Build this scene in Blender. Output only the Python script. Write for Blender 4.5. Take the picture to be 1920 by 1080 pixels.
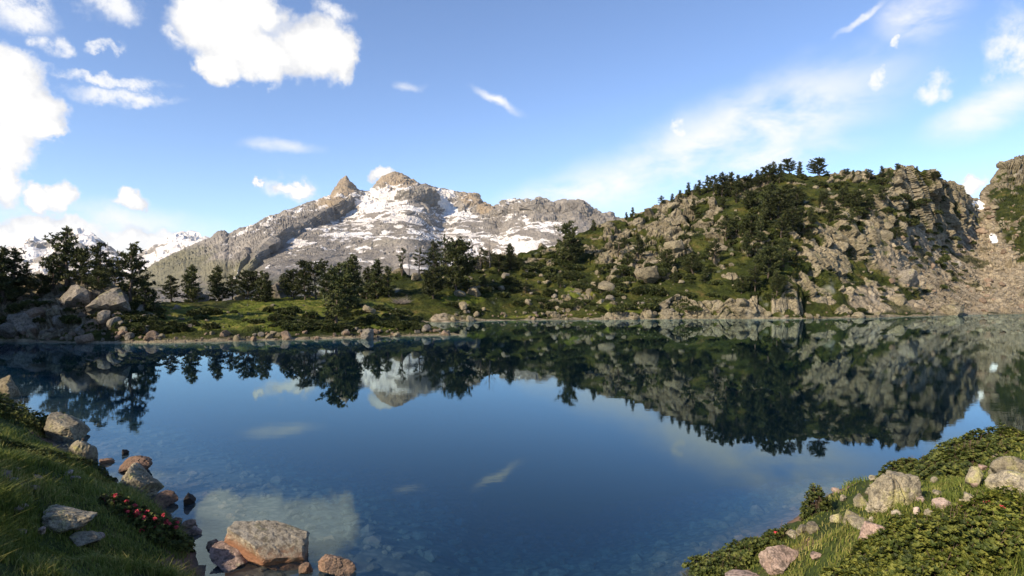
import bpy, math, random
import numpy as np
from mathutils import Vector, Matrix
from mathutils.bvhtree import BVHTree

for o in list(bpy.data.objects):
    bpy.data.objects.remove(o)
scene = bpy.context.scene
COL = scene.collection
R = math.radians
F = 1150.0            # focal length in photo pixels (1920 wide)
EYE = 6.0             # camera height above the lake

# ------------------------------------------------------------------ camera
cam = bpy.data.cameras.new('camera')
cam.sensor_width = 36.0
cam.lens = 36.0 * F / 1920.0
cam.clip_start = 0.1
cam.clip_end = 40000
camo = bpy.data.objects.new('camera', cam)
COL.objects.link(camo)
camo.location = (0, 0, EYE)
camo.rotation_euler = (R(90), 0, 0)
scene.camera = camo
scene.view_settings.view_transform = 'Standard'
scene.view_settings.look = 'None'
scene.view_settings.gamma = 1
scene.view_settings.exposure = 0.76
scene.render.resolution_x = 1024
scene.render.resolution_y = 576
scene.cycles.max_bounces = 6
scene.cycles.transparent_max_bounces = 8

# ------------------------------------------------------------------ sun + sky
SUN_EL = R(30)
SUN_AZ = math.atan2(-0.76, -0.65)      # direction to the sun, measured from +Y towards +X
to_sun = Vector((math.sin(SUN_AZ) * math.cos(SUN_EL), math.cos(SUN_AZ) * math.cos(SUN_EL), math.sin(SUN_EL)))
sl = bpy.data.lights.new('sun', 'SUN')
sl.energy = 5.0
sl.angle = R(0.53)
sl.color = (1.0, 0.85, 0.64)
so = bpy.data.objects.new('sun', sl)
COL.objects.link(so)
so.location = (-60, -20, 80)
so.rotation_euler = to_sun.to_track_quat('Z', 'Y').to_euler()


class NT:
    """small node-tree writer"""
    def __init__(s, tree):
        s.t = tree
        s.n = tree.nodes
        s.l = tree.links

    def new(s, kind, **kw):
        nd = s.n.new(kind)
        for k, v in kw.items():
            setattr(nd, k, v)
        return nd

    def put(s, sock, v):
        if isinstance(v, bpy.types.NodeSocket):
            s.l.new(v, sock)
        else:
            sock.default_value = v

    def math(s, op, a, b=0.0, c=0.0, clamp=False):
        nd = s.new('ShaderNodeMath', operation=op, use_clamp=clamp)
        s.put(nd.inputs[0], a); s.put(nd.inputs[1], b); s.put(nd.inputs[2], c)
        return nd.outputs[0]

    def vmath(s, op, a, b=(0, 0, 0)):
        nd = s.new('ShaderNodeVectorMath', operation=op)
        s.put(nd.inputs[0], a); s.put(nd.inputs[1], b)
        return nd

    def noise(s, vec, scale, detail=4.0, rough=0.55, dist=0.0):
        nd = s.new('ShaderNodeTexNoise')
        if vec is not None:
            s.put(nd.inputs['Vector'], vec)
        nd.inputs['Scale'].default_value = scale
        nd.inputs['Detail'].default_value = detail
        nd.inputs['Roughness'].default_value = rough
        nd.inputs['Distortion'].default_value = dist
        return nd

    def ramp(s, fac, stops, interp='LINEAR'):
        nd = s.new('ShaderNodeValToRGB')
        cr = nd.color_ramp
        cr.interpolation = interp
        while len(cr.elements) < len(stops):
            cr.elements.new(0.5)
        for e, (p, c) in zip(cr.elements, stops):
            e.position = p
            e.color = (c, c, c, 1) if isinstance(c, (int, float)) else (*c, 1)
        s.put(nd.inputs[0], fac)
        return nd.outputs[0]

    def mix(s, fac, a, b, blend='MIX'):
        nd = s.new('ShaderNodeMix', data_type='RGBA', blend_type=blend)
        s.put(nd.inputs[0], fac)
        for i, v in ((6, a), (7, b)):
            if isinstance(v, tuple) and len(v) == 3:
                v = (*v, 1)
            s.put(nd.inputs[i], v)
        return nd.outputs[2]

    def sstep(s, x, lo, hi):
        nd = s.new('ShaderNodeMapRange', interpolation_type='SMOOTHSTEP')
        s.put(nd.inputs[0], x)
        nd.inputs[1].default_value = lo
        nd.inputs[2].default_value = hi
        return nd.outputs[0]


def ang(px, py):
    dx = (px - 960) / F
    return math.atan(dx), math.atan((540 - py) / F / math.sqrt(1 + dx * dx))


world = bpy.data.worlds.new('World')
scene.world = world
world.use_nodes = True
W = NT(world.node_tree)
W.n.clear()
sky = W.new('ShaderNodeTexSky', sky_type='NISHITA')
sky.sun_disc = False
sky.sun_elevation = SUN_EL
sky.sun_rotation = SUN_AZ
sky.altitude = 2200
sky.air_density = 1.0
sky.dust_density = 0.25
sky.ozone_density = 1.8
geo = W.new('ShaderNodeTexCoord')
dirv = W.vmath('NORMALIZE', geo.outputs['Generated']).outputs[0]
sep = W.new('ShaderNodeSeparateXYZ')
W.l.new(dirv, sep.inputs[0])
az = W.math('ARCTAN2', sep.outputs[0], sep.outputs[1])
el = W.math('ARCSINE', sep.outputs[2])
com = W.new('ShaderNodeCombineXYZ')
W.l.new(az, com.inputs[0]); W.l.new(el, com.inputs[1])
base_ae = com.outputs[0]


def warp(vec, scale, amp, detail):
    nz = W.noise(dirv, scale, detail, 0.6)
    off = W.vmath('SUBTRACT', nz.outputs['Color'], (0.5, 0.5, 0.5)).outputs[0]
    off = W.vmath('MULTIPLY', off, (amp, amp, 0)).outputs[0]
    return W.vmath('ADD', vec, off).outputs[0]


ae_c = warp(warp(base_ae, 13, 0.06, 8), 42, 0.034, 7)
ae_w = warp(base_ae, 9, 0.05, 5)


def ell_min(vec, items):
    cur = None
    for it in items:
        px, py, rx, ry = it[:4]
        rot = it[4] if len(it) > 4 else 0
        a, e = ang(px, py)
        mp = W.new('ShaderNodeMapping', vector_type='TEXTURE')
        W.l.new(vec, mp.inputs[0])
        mp.inputs['Location'].default_value = (a, e, 0)
        mp.inputs['Rotation'].default_value = (0, 0, R(rot))
        k = math.cos(a)
        mp.inputs['Scale'].default_value = (rx * k * k / F, ry * k / F, 1)
        q = W.vmath('LENGTH', mp.outputs[0]).outputs['Value']
        cur = q if cur is None else W.math('SMOOTH_MIN', cur, q, 0.22)
    return cur


cumulus = [
    (405, 50, 92, 62), (470, 22, 66, 48), (400, 122, 48, 34), (500, 118, 84, 48), (588, 92, 84, 62), (640, 108, 36, 46),
    (450, 90, 60, 50),
    (8, 150, 92, 66), (45, 215, 74, 62), (8, 275, 62, 62), (8, 345, 36, 46), (80, 245, 38, 22),
    (66, 372, 30, 32), (108, 370, 38, 28), (250, 381, 38, 21), (105, 438, 128, 42), (0, 455, 100, 40), (290, 470, 180, 40),
    (552, 352, 44, 16), (490, 345, 9, 7), (718, 330, 26, 14), (765, 334, 16, 14), (1818, 345, 30, 20),
    (-330, 180, 190, 90), (-900, 330, 240, 90), (2400, 200, 230, 90), (3300, 120, 500, 180),
]
softcum = [
    (45, 12, 84, 46), (212, 8, 60, 36), (105, 82, 34, 22), (72, 78, 20, 18), (190, 86, 36, 9), (1655, 148, 26, 28),
    (1745, 165, 46, 34), (1676, 86, 13, 11), (1890, 95, 58, 82), (1278, 240, 22, 20), (230, 186, 118, 20, 3),
    (210, 152, 130, 13, 3), (330, 60, 32, 32), (620, 28, 50, 22), (545, 352, 60, 24),
]
cirrus = [
    (1310, 280, 340, 62, 19), (1120, 348, 200, 42, 16), (1430, 235, 260, 76, 16), (1720, 30, 80, 50), (930, 188, 50, 9, -20), (765, 163, 26, 8),
    (530, 276, 66, 13), (1440, 290, 170, 30, 5), (1620, 30, 62, 7, 28), (1850, 200, 130, 40, 20),
    (160, 420, 260, 40),
]
q1 = ell_min(ae_c, cumulus)
q2 = ell_min(ae_c, softcum)
q3 = ell_min(ae_w, cirrus)
d1 = W.sstep(q1, 1.10, 0.72)
n_soft = W.noise(dirv, 32, 5, 0.65).outputs['Fac']
d2 = W.math('MULTIPLY', W.sstep(q2, 1.15, 0.35), W.sstep(n_soft, 0.30, 0.62))
n_ci = W.noise(W.vmath('MULTIPLY', dirv, (1, 1, 2.2)).outputs[0], 9, 6, 0.6, 0.3).outputs['Fac']
d3 = W.math('MULTIPLY', W.sstep(q3, 1.4, 0.1), W.sstep(n_ci, 0.22, 0.66))
d3 = W.math('MULTIPLY', d3, 1.0)
den = W.math('MAXIMUM', d1, W.math('MULTIPLY', d2, 0.9))
den = W.math('MAXIMUM', den, d3)
# cumulus shading painted in: greyer towards the rims, whiter inside, broken by billows
bil = W.noise(W.vmath('ADD', dirv, (0.013, 0.0, -0.022)).outputs[0], 19, 8, 0.6, 0.4).outputs['Fac']
ctone = W.math('ADD', W.sstep(q1, 1.0, 0.30), W.math('MULTIPLY', W.math('SUBTRACT', bil, 0.42), 2.4))
ccol = W.ramp(ctone, [(0.0, (0.66, 0.68, 0.74)), (0.45, (0.86, 0.86, 0.87)), (1.0, (1.06, 1.04, 1.0))])
ccol = W.mix(d1, (1.0, 0.99, 0.98), ccol)
ccol = W.vmath('MULTIPLY', ccol, (5.2, 5.2, 5.2)).outputs[0]
skyc = W.vmath('MULTIPLY', sky.outputs[0], (0.95, 0.985, 1.08)).outputs[0]
fin = W.mix(den, skyc, ccol)
bg = W.new('ShaderNodeBackground')
W.l.new(fin, bg.inputs[0])
bg.inputs[1].default_value = 0.124
wo = W.new('ShaderNodeOutputWorld')
W.l.new(bg.outputs[0], wo.inputs[0])
world.cycles.sampling_method = 'MANUAL'
world.cycles.sample_map_resolution = 512


# ------------------------------------------------------------------ numpy noise
def _mix(h):
    h = h ^ (h >> np.uint32(16)); h = h * np.uint32(0x85ebca6b)
    h = h ^ (h >> np.uint32(13)); h = h * np.uint32(0xc2b2ae35)
    return h ^ (h >> np.uint32(16))


def _h(ix, iy, iz, seed):
    h = _mix(ix.astype(np.uint32) + np.uint32((seed * 0x9e3779b1) & 0xFFFFFFFF))
    h = _mix(h ^ (iy.astype(np.uint32) * np.uint32(0x27d4eb2f) + np.uint32(0x165667b1)))
    return _mix(h ^ (iz.astype(np.uint32) * np.uint32(0x9e3779b1) + np.uint32(0x7f4a7c15)))


def _hf(ix, iy, iz, seed):
    return _h(ix, iy, iz, seed) / 4294967295.0


def vnoise(P, seed=0):
    f = np.floor(P)
    i = f.astype(np.int64)
    t = P - f
    t = t * t * t * (t * (t * 6 - 15) + 10)
    out = 0
    for dx in (0, 1):
        wx = t[:, 0] if dx else 1 - t[:, 0]
        for dy in (0, 1):
            wy = t[:, 1] if dy else 1 - t[:, 1]
            for dz in (0, 1):
                wz = t[:, 2] if dz else 1 - t[:, 2]
                out = out + wx * wy * wz * _hf(i[:, 0] + dx, i[:, 1] + dy, i[:, 2] + dz, seed)
    return out * 2 - 1


def fbm(P, seed=0, octv=4, gain=0.5, ridged=False):
    a, s, tot = 1.0, 0.0, 0.0
    for k in range(octv):
        n = vnoise(P * (2.03 ** k) + 17.3 * k, seed + k)
        if ridged:
            n = 1 - 2 * np.abs(n)
        s = s + a * n
        tot += a
        a *= gain
    return s / tot


def voro(P, seed=0):
    """F1, F2, random value of the nearest cell, offset to its centre"""
    f = np.floor(P).astype(np.int64)
    n = len(P)
    d1 = np.full(n, 9.0); d2 = np.full(n, 9.0); rv = np.zeros(n); off = np.zeros((n, 3))
    for dx in (-1, 0, 1):
        for dy in (-1, 0, 1):
            for dz in (-1, 0, 1):
                cx, cy, cz = f[:, 0] + dx, f[:, 1] + dy, f[:, 2] + dz
                hb = _h(cx, cy, cz, seed)
                c = np.stack([cx + hb / 4294967295.0, cy + _mix(hb + np.uint32(77)) / 4294967295.0, cz + _mix(hb + np.uint32(191)) / 4294967295.0], 1)
                v = P - c
                d = np.sqrt((v * v).sum(1))
                m = d < d1
                d2 = np.where(m, d1, np.minimum(d2, d))
                rv = np.where(m, _mix(hb + np.uint32(331)) / 4294967295.0, rv)
                off[m] = v[m]
                d1 = np.where(m, d, d1)
    return d1, d2, rv, off


def blocks(P, seed):
    """blocky rock relief: each cell is a tilted flat facet at its own height, joints between the cells sunk"""
    d1, d2, rv, off = voro(P, seed)
    tx = np.modf(rv * 91.7)[0] - 0.5
    ty = np.modf(rv * 57.3)[0] - 0.5
    tz = np.modf(rv * 33.1)[0] - 0.5
    fac = off[:, 0] * tx + off[:, 1] * ty + off[:, 2] * tz
    joint = np.clip((d2 - d1) / 0.16, 0, 1)
    return (rv - 0.5) + 0.9 * fac - 0.35 * (1 - joint) ** 2


def ss(x, a, b):
    t = np.clip((x - a) / (b - a), 0, 1)
    return t * t * (3 - 2 * t)


# ------------------------------------------------------------------ object helpers
def link(o, parent=None, name=None):
    COL.objects.link(o)
    if parent is not None:
        o.parent = parent
    return o


def tag(o, label=None, cat=None, group=None, kind=None):
    if label: o['label'] = label
    if cat: o['category'] = cat
    if group: o['group'] = group
    if kind: o['kind'] = kind
    return o


def mesh_np(name, V, Fc, smooth=False, attrs=None, nper=None):
    """V (n,3); Fc (m,k) array of equal sized faces"""
    me = bpy.data.meshes.new(name)
    V = np.asarray(V, np.float32); Fc = np.asarray(Fc, np.int32)
    k = Fc.shape[1]
    me.vertices.add(len(V))
    me.vertices.foreach_set('co', V.ravel())
    me.loops.add(Fc.size)
    me.loops.foreach_set('vertex_index', Fc.ravel())
    me.polygons.add(len(Fc))
    me.polygons.foreach_set('loop_start', np.arange(0, Fc.size, k, dtype=np.int32))
    me.polygons.foreach_set('loop_total', np.full(len(Fc), k, np.int32))
    me.polygons.foreach_set('use_smooth', np.full(len(Fc), bool(smooth)))
    me.update(calc_edges=True)
    for an, arr in (attrs or {}).items():
        at = me.attributes.new(an, 'FLOAT', 'POINT')
        at.data.foreach_set('value', np.asarray(arr, np.float32).ravel())
    return me


def obj(name, me, mat=None, parent=None):
    if mat is not None:
        me.materials.clear()
        me.materials.append(mat)
    o = bpy.data.objects.new(name, me)
    return link(o, parent)


def empty(name, loc=(0, 0, 0), rz=0, sc=1.0):
    o = bpy.data.objects.new(name, None)
    o.empty_display_size = 0.2
    o.location = loc
    o.rotation_euler = (0, 0, rz)
    o.scale = (sc, sc, sc)
    return link(o)


def grid_faces(nu, nv):
    i = np.arange(nu - 1)[:, None] * nv + np.arange(nv - 1)[None, :]
    i = i.ravel()
    return np.stack([i, i + nv, i + nv + 1, i + 1], 1)


# ------------------------------------------------------------------ materials
def new_mat(name, rough=0.9, spec=0.2):
    m = bpy.data.materials.new(name)
    m.use_nodes = True
    t = NT(m.node_tree)
    b = t.n['Principled BSDF']
    b.inputs['Roughness'].default_value = rough
    b.inputs['Specular IOR Level'].default_value = spec
    return m, t, b


def bump(t, b, h, strength, dist):
    nd = t.new('ShaderNodeBump')
    nd.inputs['Strength'].default_value = strength
    nd.inputs['Distance'].default_value = dist
    t.put(nd.inputs['Height'], h)
    t.l.new(nd.outputs[0], b.inputs['Normal'])


def attr(t, name):
    return t.new('ShaderNodeAttribute', attribute_name=name).outputs['Fac']


def rock_colour(t, vec, sc, pal, lichen=(0.30, 0.29, 0.12), lich=0.55):
    n1 = t.noise(vec, 0.35 * sc, 5, 0.6).outputs['Fac']
    c = t.ramp(n1, [(0.28, pal[0]), (0.5, pal[1]), (0.72, pal[2])])
    n2 = t.noise(vec, 3.2 * sc, 6, 0.7).outputs['Fac']
    c = t.mix(t.sstep(n2, 0.58, 0.36), c, t.mix(0.72, c, (0.05, 0.046, 0.038)))
    n3 = t.noise(vec, 1.1 * sc, 5, 0.65).outputs['Fac']
    c = t.mix(t.math('MULTIPLY', t.sstep(n3, lich, lich + 0.16), 0.7), c, lichen)
    n4 = t.noise(vec, 14 * sc, 3, 0.6).outputs['Fac']
    c = t.mix(0.7, c, t.ramp(n4, [(0.32, 0.35), (0.62, 1.05)]), 'MULTIPLY')
    return c, n2, n4


TAN = ((0.155, 0.128, 0.080), (0.27, 0.228, 0.150), (0.38, 0.325, 0.235))
GREY = ((0.13, 0.115, 0.095), (0.24, 0.21, 0.17), (0.34, 0.30, 0.25))


def make_hill_mat():
    m, t, b = new_mat('alpine_hillside', 0.95, 0.1)
    tc = t.new('ShaderNodeTexCoord').outputs['Object']
    rc, n2, n4 = rock_colour(t, tc, 0.4, TAN, (0.20, 0.20, 0.09), 0.56)
    g1 = t.noise(tc, 0.22, 5, 0.6).outputs['Fac']
    g2 = t.noise(tc, 2.4, 5, 0.7).outputs['Fac']
    gc = t.ramp(g1, [(0.32, (0.014, 0.019, 0.005)), (0.48, (0.032, 0.042, 0.009)), (0.6, (0.068, 0.072, 0.016)), (0.74, (0.14, 0.10, 0.04))])
    gc = t.mix(0.75, gc, t.ramp(g2, [(0.3, 0.25), (0.55, 0.85), (0.75, 1.4)]), 'MULTIPLY')
    vg = attr(t, 'veg')
    vgn = t.math('ADD', vg, t.math('MULTIPLY', t.math('SUBTRACT', g2, 0.5), 0.9))
    c = t.mix(t.sstep(vgn, 0.40, 0.58), rc, gc)
    lawn = attr(t, 'lawn')
    lc = t.ramp(t.noise(tc, 0.5, 5, 0.65).outputs['Fac'], [(0.3, (0.030, 0.045, 0.008)), (0.5, (0.090, 0.110, 0.016)), (0.68, (0.20, 0.17, 0.05))])
    lc = t.mix(0.6, lc, t.ramp(g2, [(0.3, 0.35), (0.7, 1.2)]), 'MULTIPLY')
    c = t.mix(t.sstep(lawn, 0.3, 0.7), c, lc)
    scr = attr(t, 'scree')
    v = t.new('ShaderNodeTexVoronoi')
    t.l.new(tc, v.inputs['Vector'])
    v.inputs['Scale'].default_value = 0.75
    sc = t.mix(v.outputs['Color'], (0.18, 0.145, 0.098), (0.37, 0.31, 0.22))
    sc = t.mix(t.sstep(v.outputs['Distance'], 0.45, 0.85), sc, (0.12, 0.10, 0.07))
    c = t.mix(scr, c, sc)
    sn = attr(t, 'snow')
    c = t.mix(sn, c, (0.82, 0.83, 0.85))
    t.put(b.inputs['Base Color'], c)
    hh = t.math('ADD', t.math('MULTIPLY', n2, 0.6), t.math('MULTIPLY', g2, 0.5))
    bump(t, b, hh, 0.9, 0.5)
    return m


def make_mtn_mat():
    m, t, b = new_mat('mountain_rock_and_snow', 0.95, 0.1)
    tc = t.new('ShaderNodeTexCoord').outputs['Object']
    n1 = t.noise(tc, 0.006, 8, 0.65).outputs['Fac']
    n2 = t.noise(tc, 0.03, 6, 0.7).outputs['Fac']
    c = t.ramp(n1, [(0.3, (0.14, 0.125, 0.11)), (0.5, (0.25, 0.225, 0.195)), (0.7, (0.34, 0.30, 0.255))])
    c = t.mix(0.6, c, t.ramp(n2, [(0.3, 0.5), (0.7, 1.25)]), 'MULTIPLY')
    gold = attr(t, 'gold')
    c = t.mix(t.math('MULTIPLY', gold, 0.65), c, t.mix(n2, (0.24, 0.17, 0.10), (0.44, 0.34, 0.22)))
    gr = attr(t, 'green')
    c = t.mix(gr, c, t.mix(n2, (0.075, 0.085, 0.03), (0.19, 0.17, 0.07)))
    sn = attr(t, 'snow')
    s = t.math('ADD', sn, t.math('MULTIPLY', t.math('SUBTRACT', n2, 0.5), 0.9))
    sno = t.mix(t.sstep(n1, 0.35, 0.65), (0.58, 0.54, 0.50), (0.82, 0.79, 0.76))
    c = t.mix(t.sstep(s, 0.42, 0.64), c, sno)
    t.put(b.inputs['Base Color'], c)
    bump(t, b, n2, 0.9, 20)
    return m


def make_rock_mat(name, pal, sc, lichen, lich=0.55, bd=0.03, under=None):
    m, t, b = new_mat(name, 0.9, 0.2)
    tc = t.new('ShaderNodeTexCoord').outputs['Object']
    oi = t.new('ShaderNodeObjectInfo')
    vec = t.vmath('ADD', tc, t.vmath('MULTIPLY', oi.outputs['Location'], (1.3, 0.7, 0.9)).outputs[0]).outputs[0]
    c, n2, n4 = rock_colour(t, vec, sc, pal, lichen, lich)
    if under is not None:
        # iron-stained lower flank, lichen above
        sp = t.new('ShaderNodeSeparateXYZ')
        t.l.new(tc, sp.inputs[0])
        zz = t.math('ADD', sp.outputs[2], t.math('MULTIPLY', t.math('SUBTRACT', n2, 0.5), 0.5))
        c = t.mix(t.sstep(zz, under[1], under[0]), c, t.mix(n4, (0.13, 0.062, 0.036), (0.30, 0.155, 0.09)))
    hsv = t.new('ShaderNodeHueSaturation')
    t.put(hsv.inputs['Value'], t.math('ADD', 0.78, t.math('MULTIPLY', oi.outputs['Random'], 0.4)))
    t.l.new(c, hsv.inputs['Color'])
    t.l.new(hsv.outputs[0], b.inputs['Base Color'])
    bump(t, b, t.math('ADD', n2, t.math('MULTIPLY', n4, 0.4)), 0.8, bd)
    return m


def make_leaf_mat(name, a, bcol, c3, trans=0.15, scale=0.6):
    m, t, b = new_mat(name, 0.6, 0.25)
    r = attr(t, 'rnd')
    tc = t.new('ShaderNodeTexCoord').outputs['Object']
    n = t.noise(tc, scale, 3, 0.6).outputs['Fac']
    f = t.math('ADD', t.math('MULTIPLY', r, 0.6), t.math('MULTIPLY', n, 0.5))
    c = t.ramp(f, [(0.2, a), (0.5, bcol), (0.8, c3)])
    oi = t.new('ShaderNodeObjectInfo')
    hsv = t.new('ShaderNodeHueSaturation')
    t.put(hsv.inputs['Value'], t.math('ADD', 0.75, t.math('MULTIPLY', oi.outputs['Random'], 0.5)))
    t.l.new(c, hsv.inputs['Color'])
    t.l.new(hsv.outputs[0], b.inputs['Base Color'])
    if trans:
        tr = t.new('ShaderNodeBsdfTranslucent')
        t.l.new(hsv.outputs[0], tr.inputs['Color'])
        mx = t.new('ShaderNodeMixShader')
        mx.inputs[0].default_value = trans
        t.l.new(b.outputs[0], mx.inputs[1]); t.l.new(tr.outputs[0], mx.inputs[2])
        t.l.new(mx.outputs[0], t.n['Material Output'].inputs[0])
    return m


def make_plain(name, a, c2, scale=6, rough=0.9, bd=0.01):
    m, t, b = new_mat(name, rough, 0.2)
    tc = t.new('ShaderNodeTexCoord').outputs['Object']
    n = t.noise(tc, scale, 5, 0.65).outputs['Fac']
    t.put(b.inputs['Base Color'], t.ramp(n, [(0.3, a), (0.7, c2)]))
    bump(t, b, n, 0.6, bd)
    return m


def make_bank_mat():
    m, t, b = new_mat('bank_turf_and_lakebed', 0.95, 0.1)
    tc = t.new('ShaderNodeTexCoord').outputs['Object']
    n1 = t.noise(tc, 1.3, 5, 0.6).outputs['Fac']
    n2 = t.noise(tc, 9, 5, 0.65).outputs['Fac']
    g = t.ramp(n1, [(0.3, (0.022, 0.034, 0.010)), (0.5, (0.045, 0.062, 0.016)), (0.66, (0.085, 0.08, 0.03)), (0.8, (0.16, 0.10, 0.055))])
    g = t.mix(0.7, g, t.ramp(n2, [(0.3, 0.4), (0.7, 1.3)]), 'MULTIPLY')
    dirt = attr(t, 'dirt')
    dcol = t.mix(n2, (0.09, 0.055, 0.035), (0.27, 0.17, 0.11))
    c = t.mix(t.sstep(t.math('ADD', dirt, t.math('MULTIPLY', t.math('SUBTRACT', n2, 0.5), 0.6)), 0.4, 0.6), g, dcol)
    bed = attr(t, 'bed')
    v = t.new('ShaderNodeTexVoronoi')
    t.put(v.inputs['Vector'], t.vmath('MULTIPLY', tc, (1, 1.0, 1)).outputs[0])
    v.inputs['Scale'].default_value = 4.6
    v.inputs['Randomness'].default_value = 1.0
    bc = t.mix(v.outputs['Color'], (0.055, 0.045, 0.036), (0.15, 0.12, 0.092))
    bc = t.mix(t.sstep(v.outputs['Distance'], 0.35, 0.75), bc, (0.05, 0.045, 0.04))
    c = t.mix(bed, c, bc)
    t.put(b.inputs['Base Color'], c)
    bump(t, b, n2, 0.7, 0.04)
    return m


M = {}
M['hill'] = make_hill_mat()
M['mtn'] = make_mtn_mat()
M['tanrock'] = make_rock_mat('tan_granite', TAN, 2.4, (0.20, 0.19, 0.085), 0.54, 0.12)  # tan is this granite's own colour
M['greyrock'] = make_rock_mat('grey_lichened_granite', GREY, 2.4, (0.20, 0.19, 0.085), 0.54, 0.12)
M['nearrock'] = make_rock_mat('near_lichened_granite', ((0.17, 0.145, 0.10), (0.31, 0.27, 0.19), (0.42, 0.365, 0.28)), 2.6, (0.36, 0.34, 0.13), 0.52, 0.02)
M['pinkrock'] = make_rock_mat('pink_granite', ((0.26, 0.18, 0.145), (0.40, 0.29, 0.24), (0.52, 0.42, 0.36)), 2.6, (0.33, 0.31, 0.2), 0.62, 0.02)
M['brownrock'] = make_rock_mat('brownish_shore_granite', ((0.16, 0.11, 0.075), (0.28, 0.20, 0.14), (0.37, 0.28, 0.21)), 2.4, (0.2, 0.19, 0.1), 0.58, 0.1)
M['rustrock'] = make_rock_mat('rust_granite', ((0.13, 0.08, 0.055), (0.25, 0.155, 0.105), (0.33, 0.23, 0.165)), 2.6, (0.25, 0.24, 0.14), 0.64, 0.02)
M['darkrock'] = make_rock_mat('wet_dark_granite', ((0.012, 0.011, 0.010), (0.03, 0.025, 0.022), (0.06, 0.05, 0.045)), 2.6, (0.06, 0.06, 0.03), 0.64, 0.02)
M['bigboulder'] = make_rock_mat('stained_boulder_granite', ((0.14, 0.12, 0.09), (0.30, 0.26, 0.195), (0.44, 0.39, 0.31)), 2.2, (0.085, 0.085, 0.03), 0.52, 0.03, under=(-0.02, 0.32))
M['pine'] = make_leaf_mat('pine_needles', (0.014, 0.021, 0.008), (0.036, 0.048, 0.015), (0.085, 0.092, 0.028), 0.12)
M['bush'] = make_leaf_mat('dwarf_shrub_leaves', (0.014, 0.022, 0.007), (0.034, 0.048, 0.012), (0.075, 0.082, 0.022), 0.1)
M['alpen'] = make_leaf_mat('alpenrose_leaves', (0.014, 0.022, 0.005), (0.055, 0.075, 0.012), (0.17, 0.175, 0.032), 0.18, 1.8)
M['alpend'] = make_leaf_mat('deep_green_shrub_leaves', (0.020, 0.032, 0.009), (0.052, 0.072, 0.016), (0.13, 0.14, 0.03), 0.2, 1.5)
M['grass'] = make_leaf_mat('bank_grass', (0.065, 0.095, 0.015), (0.155, 0.185, 0.034), (0.42, 0.34, 0.13), 0.35, 0.9)
M['bark'] = make_plain('pine_bark', (0.045, 0.034, 0.026), (0.13, 0.10, 0.08), 5)
M['snag'] = make_plain('weathered_dead_wood', (0.12, 0.10, 0.085), (0.26, 0.23, 0.20), 5)
M['twig'] = make_plain('shrub_twigs', (0.05, 0.035, 0.025), (0.12, 0.08, 0.06), 20)
M['petal'] = make_plain('alpenrose_petals', (0.42, 0.035, 0.06), (0.62, 0.10, 0.11), 30, 0.6)
M['bank'] = make_bank_mat()
M['valley'] = make_plain('valley_turf', (0.03, 0.04, 0.012), (0.09, 0.085, 0.035), 0.05, 0.95, 0.5)


# ------------------------------------------------------------------ far-shore terrain: lofted from profiles
def smooth1(a, n):
    k = np.hanning(n + 2)[1:-1]
    k /= k.sum()
    p = np.concatenate([np.repeat(a[:1], n, 0), a, np.repeat(a[-1:], n, 0)])
    return np.convolve(p, k, 'same')[n:-n]


def loft(cols, pxs, nt, back, sm=9, pre=None):
    """cols {px: [(py,Y)...]} -> base grid (len(pxs), rows, 3). Each point sits on the ground at depth Y."""
    keys = sorted(cols)
    npt = len(cols[keys[0]])
    Yk = np.array([[p[1] for p in cols[k]] for k in keys], float)
    Zk = np.array([[EYE + (540 - p[0]) / F * p[1] for p in cols[k]] for k in keys], float)
    Y = np.stack([smooth1(np.interp(pxs, keys, Yk[:, j]), sm) for j in range(npt)], 1)
    Z = np.stack([smooth1(np.interp(pxs, keys, Zk[:, j]), sm) if j < npt - 1 else smooth1(np.interp(pxs, keys, Zk[:, j]), 3) for j in range(npt)], 1)
    # underwater apron in front, falling ground behind
    Y = np.concatenate([Y[:, :1] - 14, Y[:, :1] - 3, Y] + [Y[:, -1:] + b[0] for b in back], 1)
    Z = np.concatenate([Z[:, :1] * 0 + (pre[0] if pre else -8), Z[:, :1] * 0 + (pre[1] if pre else -0.9), Z] +
                       [np.maximum(Z[:, -1:] * b[1] + b[2], -5) for b in back], 1)
    n = Y.shape[1]
    L = np.concatenate([[0], np.cumsum(np.mean(np.hypot(np.diff(Y, axis=1), np.diff(Z, axis=1)), 0))])
    # more rows on the visible slope
    wts = np.ones(n - 1); wts[0] = 0.25; wts[n - 1 - len(back):] = 0.45
    T = np.concatenate([[0], np.cumsum(np.diff(L) * wts)])
    T /= T[-1]
    tt = np.linspace(0, 1, nt)
    Yo = np.stack([np.interp(tt, T, Y[i]) for i in range(len(pxs))])
    Zo = np.stack([np.interp(tt, T, Z[i]) for i in range(len(pxs))])
    k = max(3, nt // 40)
    for A in (Yo, Zo):
        for i in range(len(pxs)):
            A[i] = smooth1(A[i], k)
    X = (pxs[:, None] - 960) / F * Yo
    return np.stack([X, Yo, Zo], 2)


def blur_grid(G, k):
    G = G.copy()
    for ax in (0, 1):
        c = np.cumsum(np.concatenate([np.repeat(G.take([0], ax), k + 1, ax), G, np.repeat(G.take([-1], ax), k, ax)], ax), ax)
        n = G.shape[ax]
        G = (c.take(range(2 * k + 1, 2 * k + 1 + n), ax) - c.take(range(0, n), ax)) / (2 * k + 1)
    return G


def grid_normals(G):
    du = np.gradient(G, axis=0)
    dv = np.gradient(G, axis=1)
    n = np.cross(du, dv)
    n /= np.maximum(np.linalg.norm(n, axis=2, keepdims=True), 1e-9)
    n[n[..., 2] < 0] *= -1
    return n


def to_px(P):
    Y = np.maximum(P[:, 1], 1)
    return 960 + F * P[:, 0] / Y, 540 - F * (P[:, 2] - EYE) / Y


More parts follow.
